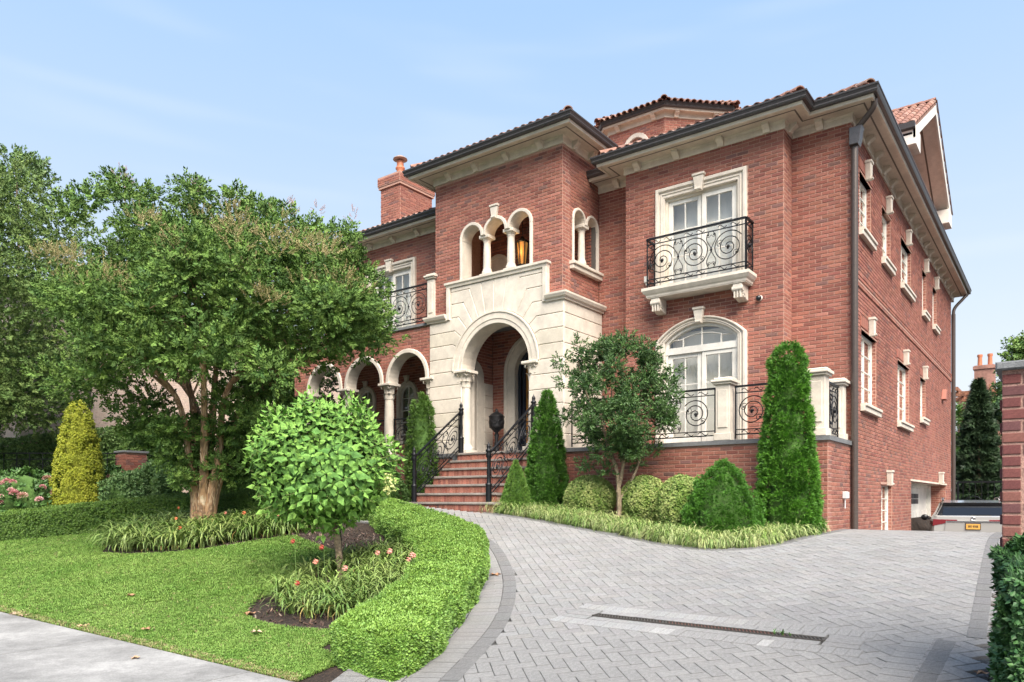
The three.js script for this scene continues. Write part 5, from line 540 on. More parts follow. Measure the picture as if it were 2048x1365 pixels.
// ---------- trees ----------
function crown(par, name, clumps, geo, m, c1, c2, s, seed, o = {}) { const f = rng(seed), A = []; for (const k of clumps) for (let i = 0; i < k.n; i++) { const a = f() * 6.283, y = 2 * f() - 1, q = Math.sqrt(1 - y * y), r = Math.pow(f(), o.shell ?? .45), v = V(q * Math.cos(a), y, q * Math.sin(a)), p = V(k.c.x + v.x * r * k.r[0], k.c.y + v.y * r * k.r[1], k.c.z + v.z * r * k.r[2]); v.y += o.up ?? .3; v.x += rr(-.5, .5, f); v.z += rr(-.5, .5, f); v.y += rr(-.4, .4, f); A.push({ p, d: v.normalize(), s: s * rr(.7, 1.3, f), c: jit(mixc(k.c1 ?? c1, k.c2 ?? c2, f()), .14, f) }); } return scatter(par, name, geo, m, A, 'stuff'); }
{ // crape myrtle with many trunks
  const D0 = 15.8, [bx, bz] = ray(412, D0), by = ground(bx, bz), t = thing('crape_myrtle', 'wide crape myrtle with peeling tan trunks and dense green crown', 'tree', null, bx, by, bz), f = rng(909);
  const rt = V(.8, 0, -.6), fw = V(-.6, 0, -.8), loc = (sx, y, dz) => rt.clone().multiplyScalar(sx).addScaledVector(fw, dz).setY(y), m2 = D0 / FOC, PX = (px, py, dz = 0) => { const s = (D0 + dz) / FOC; return loc((px - 1024) * s - (412 - 1024) * m2, EYE + (1000 - py) * s - by, dz); };
  const clumps = [], ends = [];
  const add1 = (px, py, dz, r, n, c) => { const c0 = PX(px, py, dz); clumps.push({ c: c0, r: [r, r * .62, r], n, ...(c ?? {}) }); ends.push(c0); };
  // outer crown: an umbrella of clumps
  for (let i = 0; i < 150; i++) { const a = f() * 6.283, v = Math.pow(f(), .55), ph = f(), X = 415 + Math.cos(a) * v * 335, D = Math.sin(a) * v * 3.2, rim = 1 - v * v, top = lerp(560, 395, rim) + (X > 600 ? (X - 600) * .28 : 0) + rr(-20, 30, f), bot = lerp(760, 690, rim) + (X < 250 ? 40 : X > 600 ? -70 : 0); add1(X, lerp(top, bot, Math.pow(ph, 1.15)), D, rr(.5, .75, f), 100); }
  for (const [x, y] of [[232, 372], [250, 395], [380, 385], [392, 400], [470, 408], [560, 440], [630, 470], [690, 480], [715, 530], [745, 570], [750, 630], [715, 670], [655, 715], [140, 420], [180, 400], [310, 400], [520, 430]]) { add1(x, y, rr(-1, 1, f), .36, 60); add1(x + rr(-12, 12, f), y - 18, rr(-1, 1, f), .2, 22); }
  for (const [x, y, r] of [[200, 780, .6], [250, 822, .55], [150, 770, .6], [300, 830, .45], [480, 800, .5], [520, 840, .55], [505, 770, .6], [550, 790, .45], [470, 880, .4], [420, 900, .42], [375, 890, .38], [440, 930, .4], [345, 915, .35], [490, 920, .4], [400, 850, .35], [330, 870, .4], [365, 960, .25], [460, 960, .3], [290, 850, .5], [270, 870, .4], [320, 890, .45], [345, 850, .45], [385, 925, .35], [430, 870, .5], [460, 840, .5], [495, 870, .5], [520, 890, .45], [500, 940, .4], [445, 800, .5], [475, 760, .6], [540, 740, .6], [300, 800, .5], [230, 760, .6], [180, 740, .6], [360, 720, .6], [420, 730, .6], [330, 690, .7]]) add1(x, y, rr(-.6, .6, f), r * .85, 70);
  crown(t, 'crown', clumps, G.myr, MT.leafT, [.065, .155, .026], [.22, .37, .065], .92, 31);
  const pan = []; for (let i = 0; i < 130; i++) { const k = Math.floor(f() * 150), c = clumps[k], top = c.c.clone().add(V(rr(-.3, .3, f), c.r[1] * .9, rr(-.3, .3, f))); if (c.c.y < 4.4) continue; pan.push({ c: top, r: [.3, .16, .3], n: 22 }); } for (const [x, y] of [[470, 430], [455, 460], [480, 455], [540, 470], [350, 480], [345, 500], [130, 510], [90, 512], [150, 515], [560, 500], [525, 595], [540, 600], [640, 495], [660, 500], [290, 440], [600, 480]]) pan.push({ c: PX(x, y, -2.4), r: [.32, .16, .3], n: 34 });
  crown(t, 'seed_panicles', pan, G.panicle, MT.leaf, [.32, .30, .11], [.50, .41, .19], .75, 32, { up: 1.2 });
  crown(t, 'pink_flowers', [[243, 352], [385, 372], [465, 405], [575, 408], [590, 418], [637, 420], [706, 434], [250, 365], [690, 500]].map(([x, y]) => ({ c: PX(x, y, rr(-1, 1, f)), r: [.12, .13, .12], n: 12 })), G.panicle, MT.petal, [.38, .24, .24], [.50, .34, .33], .6, 33, { up: 1 });
  // trunks: flared base, fanning stems
  const stems = [[392, 930, 355, 800, 270, 700, -.5], [400, 920, 380, 780, 330, 640, .6], [412, 915, 408, 770, 400, 600, -.8], [420, 920, 430, 760, 450, 590, .7], [432, 920, 455, 780, 540, 680, -.4], [440, 930, 480, 820, 600, 730, .5], [405, 940, 395, 820, 350, 740, 1.2]];
  stems.forEach((s, i) => { const x0 = 405 + (i - 3) * 5.5, p = [PX(x0, 1085, 0), PX(lerp(x0, s[0], .45), 1000, s[6] * .12), PX(s[0] + (i - 3) * 4, s[1], s[6] * .35), PX(s[2], s[3], s[6]), PX(s[4], s[5], s[6] * 2)]; add(t, 'trunk', taper(p, .115, .03, 18, 9, .35), MT.myrtle); const e = p[4]; const near = ends.slice().sort((a, b) => a.distanceTo(e) - b.distanceTo(e)).slice(0, 16); const gs = near.map(n => taper([p[3].clone().lerp(e, rr(.1, 1, f)), e.clone().lerp(n, .5).add(V(0, .15, 0)), n], .03, .008, 5, 5)); add(t, 'branch', gs, MT.myrtle, null, 'stuff'); });
}
function bgTree(name, label, px, d, y0p, ytop, wpx, o) { const [x, z] = ray(px, d), by = ground(x, z), t = thing(name, label, 'tree', o.group, x, by, z), f = rng(px + 3), s = d / FOC, yt = EYE + (1000 - ytop) * s - by, yb = EYE + (1000 - y0p) * s - by, R = wpx * s / 2, cl = []; for (let i = 0; i < (o.k ?? 50); i++) { const h = f(), w = o.prof ? o.prof(h) : Math.sqrt(Math.max(.02, 1 - Math.pow((h - .45) / .58, 2))), a = f() * 6.283, q = Math.sqrt(f()) * .85; cl.push({ c: V(Math.cos(a) * q * R * w, lerp(yb, yt, h * .93), Math.sin(a) * q * R * w), r: [R * .27, R * (o.fl ?? .2), R * .27], n: o.n ?? 40 }); } add(t, 'trunk', taper([V(0, -.1, 0), V(.05, yb, 0), V(0, lerp(yb, yt, .8), .1)], Math.max(.08, R * .06), .03, 8, 7, .2), MT.bark); crown(t, 'crown', cl, o.geo, o.mat ?? MT.leaf, o.c1, o.c2, o.s ?? 1, px, { up: o.up ?? .3 }); return t; }
bgTree('crape_myrtle', 'second crape myrtle with olive seed heads at the left fence', -30, 21.0, 830, 335, 520, { geo: G.myr, mat: MT.leafT, k: 125, n: 80, c1: [.09, .18, .035], c2: [.24, .35, .09], s: 1.05 });
bgTree('hornbeam_tree', 'dense dark green tree above the tall hedge', 45, 25.5, 880, 640, 210, { geo: G.mid, k: 80, n: 70, c1: [.04, .11, .025], c2: [.10, .22, .05], s: .8 });
bgTree('maple_tree', 'loose leaved tree rising highest at the left', 35, 33, 420, 300, 160, { geo: G.big, k: 18, n: 22, c1: [.07, .16, .03], c2: [.14, .24, .06], s: .8 });
bgTree('leafy_tree', 'bushy green tree behind the round hydrangea tree', 570, 23.5, 985, 690, 230, { geo: G.mid, k: 70, n: 60, c1: [.05, .13, .025], c2: [.13, .26, .05], s: 1.1, prof: h => .75 + .25 * Math.sin(h * 3.1) });
bgTree('leafy_tree', 'green shrubby tree between the crape myrtle and the fence piers', 345, 24, 970, 850, 160, { geo: G.mid, k: 30, n: 46, c1: [.05, .13, .025], c2: [.13, .26, .06], s: 1 });
{ // slim ornamental tree before the terrace
  const bx = -6.95, bz = -12.45, by = ground(bx, bz), t = thing('ornamental_tree', 'small dark green multi stemmed tree before the terrace railing', 'tree', null, bx, by, bz), f = rng(404), d0 = -.6 * bx - .8 * bz, rt = V(.8, 0, -.6), fw = V(-.6, 0, -.8), PX = (px, py, dz = 0) => { const s = (d0 + dz) / FOC; return rt.clone().multiplyScalar((px - 1024) * s - (.8 * bx - .6 * bz)).addScaledVector(fw, dz).setY(EYE + (1000 - py) * s - by); }, cl = [];
  for (let i = 0; i < 75; i++) { const a = f() * 6.283, q = Math.sqrt(f()), py = rr(690, 905, f), w = py < 760 ? lerp(62, 105, (py - 690) / 70) : py < 840 ? 108 : lerp(108, 60, (py - 840) / 65); cl.push({ c: PX(1238 + Math.cos(a) * q * w, py, Math.sin(a) * q * w * .009), r: [.2, .15, .2], n: 62 }); }
  for (const [x, y] of [[1160, 690], [1250, 675], [1205, 690], [1300, 700], [1345, 745], [1130, 760], [1125, 720], [1350, 790], [1170, 930], [1270, 925], [1215, 940], [1310, 900]]) cl.push({ c: PX(x, y, rr(-.3, .3, f)), r: [.17, .14, .17], n: 34 });
  crown(t, 'crown', cl, G.maple, MT.leaf, [.04, .105, .025], [.12, .24, .055], .9, 12);
  const trk = mat(.48, .37, .24, .8, { map: T.bark, bumpMap: T.bark, bumpScale: .006 });
  for (const [pts, r] of [[[[1238, 1034, 0], [1238, 985, 0], [1233, 940, 0], [1215, 890, .1], [1195, 800, .2]], .052], [[[1236, 985, 0], [1245, 940, -.05], [1252, 880, -.1], [1245, 780, -.1]], .038], [[[1240, 1000, 0], [1262, 965, .05], [1285, 900, .1], [1300, 800, .1]], .03], [[[1215, 890, .1], [1220, 850, 0], [1225, 740, -.2]], .025], [[[1252, 880, -.1], [1275, 830, -.2], [1290, 730, -.1]], .022], [[[1195, 830, .15], [1170, 780, .1], [1155, 720, .1]], .018]]) add(t, 'trunk', taper(pts.map(p => PX(...p)), r, r * .4, 14, 8, .2), trk);
}
{ // hydrangea grown as a standard tree
  const bx = -8.35, bz = -7.02, by = ground(bx, bz), t = thing('hydrangea_tree', 'round headed hydrangea tree on a slim single trunk', 'tree', null, bx, by, bz), f = rng(777), d0 = -.6 * bx - .8 * bz, rt = V(.8, 0, -.6), fw = V(-.6, 0, -.8), PX = (px, py, dz = 0) => { const s = (d0 + dz) / FOC; return rt.clone().multiplyScalar((px - 1024) * s - (.8 * bx - .6 * bz)).addScaledVector(fw, dz).setY(EYE + (1000 - py) * s - by); };
  add(t, 'trunk', taper([PX(683, 1160), PX(678, 1110), PX(671, 1050), PX(660, 960), PX(655, 900)], .055, .035, 14, 9, .25), mat(.46, .34, .225, .85, { map: T.bark, bumpMap: T.bark, bumpScale: .008 }));
  add(t, 'support_stake', tube([PX(686, 1140, .08), PX(681, 1060, .06), PX(676, 1000, .05)], .008, 4, 5), MT.iron);
  const C = PX(648, 926), Rx = .97, Ry = .94, leaves = []; const lgs = [leafGeo(.165, .10, .14, .25, .015), leafGeo(.14, .082, .18, .12, .012), leafGeo(.18, .108, .08, .32, .015)].map(g => metreUV(g)); const shoots = [];
  for (let i = 0; i < 560; i++) { const y = 1 - 2 * (i + .5) / 560, a = i * 2.39996, q = Math.sqrt(1 - y * y), n = 1 + PN.noise(q * Math.cos(a) * 2.2, y * 2.2, q * Math.sin(a) * 2.2) * .20, r = rr(.78, 1.02, f) * n, v = V(q * Math.cos(a), y, q * Math.sin(a)); const sq = y < -.55 ? 1.0 - (-.55 - y) * .3 : 1; shoots.push([C.clone().add(V(v.x * Rx * r * sq, v.y * Ry * r * (y > 0 ? .95 : .98), v.z * Rx * r * sq)), v]); }
  const tw = []; for (const [p, v] of shoots) { const d = v.clone(); d.y += .38; d.x += rr(-.25, .25, f); d.z += rr(-.25, .25, f); d.normalize(); const q0 = new THREE.Quaternion().setFromUnitVectors(YAX, d), tone = f(), L = rr(.10, .2, f); if (f() < .5) tw.push(taper([p.clone().addScaledVector(v, -.35), p.clone(), p.clone().addScaledVector(d, L)], .008, .004, 3, 4)); const az0 = f() * 6.283; for (let k = 0; k < 8; k++) { const pair = Math.floor(k / 2), top = pair / 3, az = az0 + pair * 1.57 + (k % 2) * Math.PI + rr(-.25, .25, f), tilt = lerp(2.0, 1.05, top) + rr(-.25, .25, f), s = lerp(1.15, .62, top) * rr(.62, 1.25, f); const q = q0.clone().multiply(_q2.setFromAxisAngle(YAX, az)).multiply(new THREE.Quaternion().setFromAxisAngle(V(1, 0, 0), tilt)); const c = mixc(mixc([.10, .26, .04], [.16, .36, .055], tone), [.27, .50, .08], Math.pow(top, 1.5) * .8); leaves.push({ p: p.clone().addScaledVector(d, L * (top - .3)), q, s, g: Math.floor(f() * 3), c: jit(c, .1, f), top }); } }
  add(t, 'twigs', tw, mat(.2, .24, .08, .8), null, 'stuff');
  leaves.forEach(l => { const w = l.p.clone().add(V(bx, by, bz)), c = C.clone().add(V(bx, by, bz)), toCam = V(0, EYE, 0).sub(c).normalize(); l.k = w.sub(c).dot(toCam) + l.s * .3; }); leaves.sort((a, b) => b.k - a.k);
  const tones = [[.10, .26, .045], [.13, .31, .055], [.18, .38, .065], [.23, .45, .075]].map(c => { const m = MT.leafT.clone(); m.color.setRGB(...c); return m; });
  leaves.slice(0, 300).forEach(l => { const o = new THREE.Mesh(lgs[l.g], tones[clamp(Math.round((l.c[1] - .26) / .066), 0, 3)]); o.name = 'leaf'; o.position.copy(l.p); o.quaternion.copy(l.q); o.scale.setScalar(l.s); o.castShadow = o.receiveShadow = true; t.add(o); });
  for (let g = 0; g < 3; g++) scatter(t, 'foliage', lgs[g], MT.leafT, leaves.slice(300).filter(l => l.g === g), 'stuff');
  const fl = crown(t, 'flower_panicle', [{ c: PX(780, 972, -.25), r: [.095, .12, .095], n: 60 }, { c: PX(776, 955, -.25), r: [.06, .06, .06], n: 20 }], sprig(5, .03, .028, rng(4), { stem: .01 }), MT.petal, [.50, .56, .20], [.66, .68, .33], .9, 6); fl.userData.label = 'single pale yellow flower panicle on the right side';
}
// ---------- fence, piers, neighbours ----------
function pier(label, px, d, w, ytop, ybase) { const [x, z] = ray(px, d), y0 = ybase ?? ground(x, z), s = d / FOC, y1 = EYE + (1000 - ytop) * s, t = thing('brick_pier', label, 'pier', 'fence piers', x, y0, z), q = w / 2, h = y1 - y0; add(t, 'pier_core', box(-q + .01, q - .01, 0, h - .06, -q + .01, q - .01), MT.mortar); add(t, 'cap_stone', cbox(-q - .04, q + .04, h - .06, h, -q - .04, q + .04, .01), MT.bluestone); const bg = metreUV(merge(cbox(-.5, .5, -.5, .5, -.5, .5, .04))), ms = reds.map(c => { const m = MT.brick.clone(); m.color.setRGB(...c); return m; }); for (let r = 0; (r + 1) * .0766 < h - .06; r++) { const off = r % 2 ? .5 : 0; for (const [rot, nx] of [[0, 0], [Math.PI / 2, 1]]) for (let k = -1; k < 4; k++) { const a = Math.max(-q, -q + (k + off) * .232), b = Math.min(q, -q + (k + 1 + off) * .232); if (b - a < .05) continue; const o = new THREE.Mesh(bg, ms[Math.floor(fb() * 7)]); o.name = 'brick'; o.scale.set(b - a - .012, .064, .04); const u = (a + b) / 2; o.position.set(nx ? q - .012 : u, (r + .5) * .0766, nx ? -u : q - .012); o.rotation.y = rot; t.add(o); } } return t; }
pier('brick fence pier with flat stone cap behind the bushy shrub', 263, 21.6, .62, 903); pier('brick fence pier beside the mauve hydrangea', 487, 23.2, .62, 922);
function ironFence(label, p0, p1, yt, n) { const d = V(p1[0] - p0[0], 0, p1[1] - p0[1]), L = d.length(), ry = Math.atan2(-d.z, d.x), y0 = ground(...p0) + .12, t = thing('iron_fence', label, 'fence', 'black scrollwork fences', p0[0], 0, p0[1], ry), h = yt - y0, put = (nme, gs) => add(t, nme, gs, MT.iron); put('top_rail', box(0, L, yt - .03, yt, -.02, .02)); put('rail', box(0, L, yt - .2, yt - .18, -.01, .01)); put('rail', box(0, L, y0, y0 + .02, -.01, .01)); for (let i = 0; i < n; i++) { const x = L * (i + .5) / n; put('scroll', spiral(x, y0 + h * .45, Math.min(h * .38, L / n * .45), 2.4, i % 2 ? 1 : -1, .012).flat()); put('scroll', [spiral(x - L / n * .4, yt - .35, .1, 1.4, 1, .008), spiral(x + L / n * .4, yt - .35, .1, 1.4, -1, .008)].flat(2)); } for (let i = 0; i <= n * 2; i++) put('bar', box(L * i / n / 2 - .009, L * i / n / 2 + .009, y0, yt, -.009, .009)); return t; }
ironFence('black scrollwork fence left of the brick pier', ray(-70, 21.4), ray(240, 21.5), 2.97, 6); ironFence('black scrollwork fence between the two brick piers', ray(288, 21.7), ray(474, 23.1), 2.93, 4);
{ // neighbour to the left: pale brick house seen through the tree
  const t = thing('pale_brick_house', 'pale peach brick house seen through the crape myrtle', 'house', null, -33, 1.4, -19), w = (g, m, n) => add(t, n, g, m), X = -27 + 33, pale = mat(.74, .60, .50, .9, { map: T.stone }); w([box(X - .3, X, 0, 7.2, -12, 9.5), box(-12, X - .3, 0, 7.2, 9.2, 9.5), box(-12, X - .3, 0, 7.2, -12, -11.7)], pale, 'wall'); const g = new THREE.BufferGeometry(), P = [[-12.5, 7.2, -12.5], [X + .5, 7.2, -12.5], [X + .5, 7.2, 10], [-12.5, 7.2, 10], [-3, 10.2, -4], [-3, 10.2, 2]], ps = []; for (const q of [[0, 1, 4], [2, 3, 5], [1, 2, 5], [1, 5, 4], [3, 0, 4], [3, 4, 5]]) for (const k of q) ps.push(...P[k]); g.setAttribute('position', new THREE.Float32BufferAttribute(ps, 3)); g.computeVertexNormals(); w(g, mat(.16, .12, .10, .9), 'roof'); for (const z of [-9, -6]) { add(t, 'window', box(X - .02, X + .03, 3.6, 5.2, z - .5, z + .5), mat(.06, .07, .08, .1)); } add(t, 'gutter_pipe', cyl(X + .06, .2, 7.1, 7.4, .06), MT.pipe);
  const A = [], f = rng(15); for (let r = 0; r < 78; r++) for (let k = 0; k < 88; k++) { const z = -11.9 + k * .24 + (r % 2) * .12, y = .3 + r * .082; if (z > 9.4) continue; if ([-9, -6].some(q => Math.abs(z - q) < .62 && y > 3.55 && y < 5.25)) continue; A.push({ p: V(X - .006, y, z), q: new THREE.Quaternion(), s3: [.03, .068, .226], c: jit([.72, .57, .47], .06, f) }); } scatter(t, 'brickwork', metreUV(merge(box(-.5, .5, -.5, .5, -.5, .5))), MT.brick, A, 'stuff'); }
// trees across the street, which the windows mirror
for (const [x, z, h, k, l] of [[-17, 15, 9, 1, 'broad street tree across the road mirrored in the windows'], [-5, 17, 8, 2, 'street tree across the road facing the stone portico'], [9, 16, 9, 3, 'street tree across the road opposite the driveway']]) { const t = thing('street_tree', l, 'tree', 'street trees across the road', x, 0, z), f = rng(k), cl = []; for (let i = 0; i < 34; i++) { const a = f() * 6.283, q = Math.sqrt(f()) * 3, y = f(); cl.push({ c: V(Math.cos(a) * q * (1 - y * .5), 2.6 + y * (h - 3.2), Math.sin(a) * q * (1 - y * .5)), r: [.95, .7, .95], n: 34 }); } add(t, 'trunk', taper([V(0, -.1, 0), V(.1, 2.5, 0), V(0, h - 1.5, .2)], .2, .05, 6, 7, .2), MT.bark); crown(t, 'crown', cl, G.big, MT.leaf, [.06, .14, .03], [.15, .27, .06], 1.1, k + 70); }
// right side: gate pillar, gate, spruce, pergola, chimney, tree
{ const t = thing('gate_pillar', 'red brick gate pillar with a slate cap beside the driveway', 'pillar', null, -.34, .1, -5.9), y1 = 2.46 - .1, bg = metreUV(merge(cbox(-.5, .5, -.5, .5, -.5, .5, .045))), cc = [[.30, .10, .09], [.34, .125, .105], [.26, .085, .08], [.37, .15, .12], [.24, .10, .10]].map(c => { const m = MT.brick.clone(); m.color.setRGB(...c); return m; }), mo = mat(.52, .31, .25, .95, { map: T.fine, bumpMap: T.bump, bumpScale: .004 });
  add(t, 'pillar_core', [box(.006, .9, 0, y1, -.6, -.002)], mo); add(t, 'cap_stone', cbox(-.03, 1, y1, y1 + .055, -.65, .05, .01), MT.bluestone); const f = rng(3), br = (x, y, w, h, z, rz = 0) => { const o = new THREE.Mesh(bg, cc[Math.floor(f() * 5)]); o.name = 'brick'; o.position.set(x, y, z); o.scale.set(w, h - .004, .05); o.rotation.z = rz + (f() - .5) * .02; t.add(o); };
  for (let r = 0; r < 31; r++) { const y = (r + .5) * .078, wide = r > 22; if (y > y1 - .02) continue; if (wide && r % 2 === 0) { br(.115, y, .215, .064, -.018); br(.35, y, .215, .064, -.018); br(.58, y, .215, .064, -.018); } else { br(.058, y, .10, .064, -.018); if (wide) { br(.22, y, .19, .064, -.018); br(.44, y, .22, .064, -.018); } } }
  for (let i = 0; i < 14; i++) for (let j = 0; j < 4; j++) { const x = .2 + j * .17, y = .1 + i * .13; if (y > 1.68) continue; br(x + .02, y, .2, .06, -.012, (i + j) % 2 ? .785 : -.785); } for (let r = 0; r < 28; r++) { const o = new THREE.Mesh(bg, cc[Math.floor(f() * 5)]); o.name = 'brick'; o.position.set(.012, (r + .5) * .078, -.3 + (r % 2 ? .1 : -.1)); o.scale.set(.05, .064, .22); t.add(o); } }
{ const t = thing('driveway_gate', 'black wrought iron gate behind the parked car', 'gate', null, -3.2, -.08, -31.8), put = (n, g) => add(t, n, g, MT.iron); put('gate_frame', [box(0, 3.1, 2.3, 2.36, -.02, .02), box(0, 3.1, .1, .15, -.02, .02), box(0, .06, 0, 2.36, -.03, .03), box(3.04, 3.1, 0, 2.36, -.03, .03)]); for (let i = 0; i < 3; i++) { put('scroll', spiral(.55 + i, 1.5, .42, 2.5, i % 2 ? 1 : -1, .016).flat()); put('scroll', spiral(.55 + i, .65, .34, 2.2, i % 2 ? -1 : 1, .014).flat()); } for (let i = 1; i < 16; i++) put('bar', box(i * .194 - .009, i * .194 + .009, .1, 2.3, -.009, .009));
  const rose = mat(.5, .5, .5, .4); for (const x of [1.35, 2.35]) add(t, 'rosette', new THREE.TorusGeometry(.06, .018, 6, 14).translate(x, 1.72, .03), rose); }
{ const [x, z] = ray(1957, 30.5), t = thing('spruce_tree', 'dark green spruce standing behind the iron gate', 'tree', null, x, -.05, z), f = rng(61), A = [], top = 6.7; add(t, 'trunk', taper([V(0, 0, 0), V(0, top, 0)], .12, .02, 4, 6), MT.bark); for (let i = 0; i < 5200; i++) { const h = Math.pow(f(), 1.1), a = f() * 6.283, tier = .82 + .18 * Math.cos(h * 70 + Math.sin(a * 3) * .8), R = 1.55 * Math.pow(1 - h, .8) * tier + .03, r = R * Math.pow(f(), .4); A.push({ p: V(Math.cos(a) * r, .3 + h * (top - .4) - r * .25, Math.sin(a) * r), d: V(Math.cos(a), rr(-.5, .2, f), Math.sin(a)).normalize(), s: rr(.7, 1.2, f), c: jit(mixc([.025, .06, .025], [.06, .115, .04], f()), .15, f) }); } scatter(t, 'crown', G.spruce, MT.leaf, A); }
bgTree('leafy_tree', 'bright green tree behind the gate pillar', 2045, 34, 1000, 655, 130, { geo: G.big, k: 60, n: 34, c1: [.10, .20, .04], c2: [.24, .38, .08], s: .8 });
bgTree('leafy_tree', 'green shrub behind the spruce under the pergola', 1925, 37, 1000, 800, 120, { geo: G.big, k: 34, n: 40, c1: [.08, .19, .04], c2: [.20, .36, .07], s: .7 });
bgTree('leafy_tree', 'dark tree filling the gap beside the spruce', 1995, 33, 1050, 790, 110, { geo: G.big, k: 40, n: 40, c1: [.03, .08, .025], c2: [.09, .18, .05], s: .7 });
{ const [x, z] = ray(1955, 38), t = thing('pergola', 'reddish timber pergola on a raised deck behind the house', 'pergola', null, x - 2, 0, z), wd = mat(.50, .22, .13, .8, { map: T.bark }), y = EYE + (1000 - 785) * 38 / FOC; add(t, 'beam', box(-2, 7, y - .15, y + .1, -.1, .1), wd); add(t, 'beam', box(-2, 7, y - .15, y + .1, -2.6, -2.4), wd); for (let i = 0; i < 12; i++) add(t, 'rafter', box(-1.8 + i * .72, -1.7 + i * .72, y + .1, y + .3, -3, .5), wd); for (const px of [-1.5, 2.6, 6.5]) add(t, 'post', box(px, px + .2, 0, y - .15, -.1, .1), wd); add(t, 'deck', box(-2, 7, 3.0, 3.2, -3, .2), wd); }
{ const [x, z] = ray(1970, 48), t = thing('neighbour_chimney', 'brick chimney with two clay pots on the house behind', 'chimney', null, x, 0, z), s = 48 / FOC, y1 = EYE + (1000 - 733) * s; add(t, 'house_wall', box(-1.6, 3, 0, y1 - 1.6, -5, -.62), mat(.40, .22, .17, .9, { map: T.fine })); add(t, 'stack', [box(-.55, .55, 0, y1, -.6, .6), box(-.62, .62, y1 - .25, y1 - .05, -.67, .67)], mat(.42, .22, .17, .9, { map: T.mott })); for (const k of [-.28, .28]) add(t, 'chimney_pot', lathe([[.14, 0], [.12, .6], [.16, .65], [.15, .78]], k, y1, 0, 12), MT.copper); }
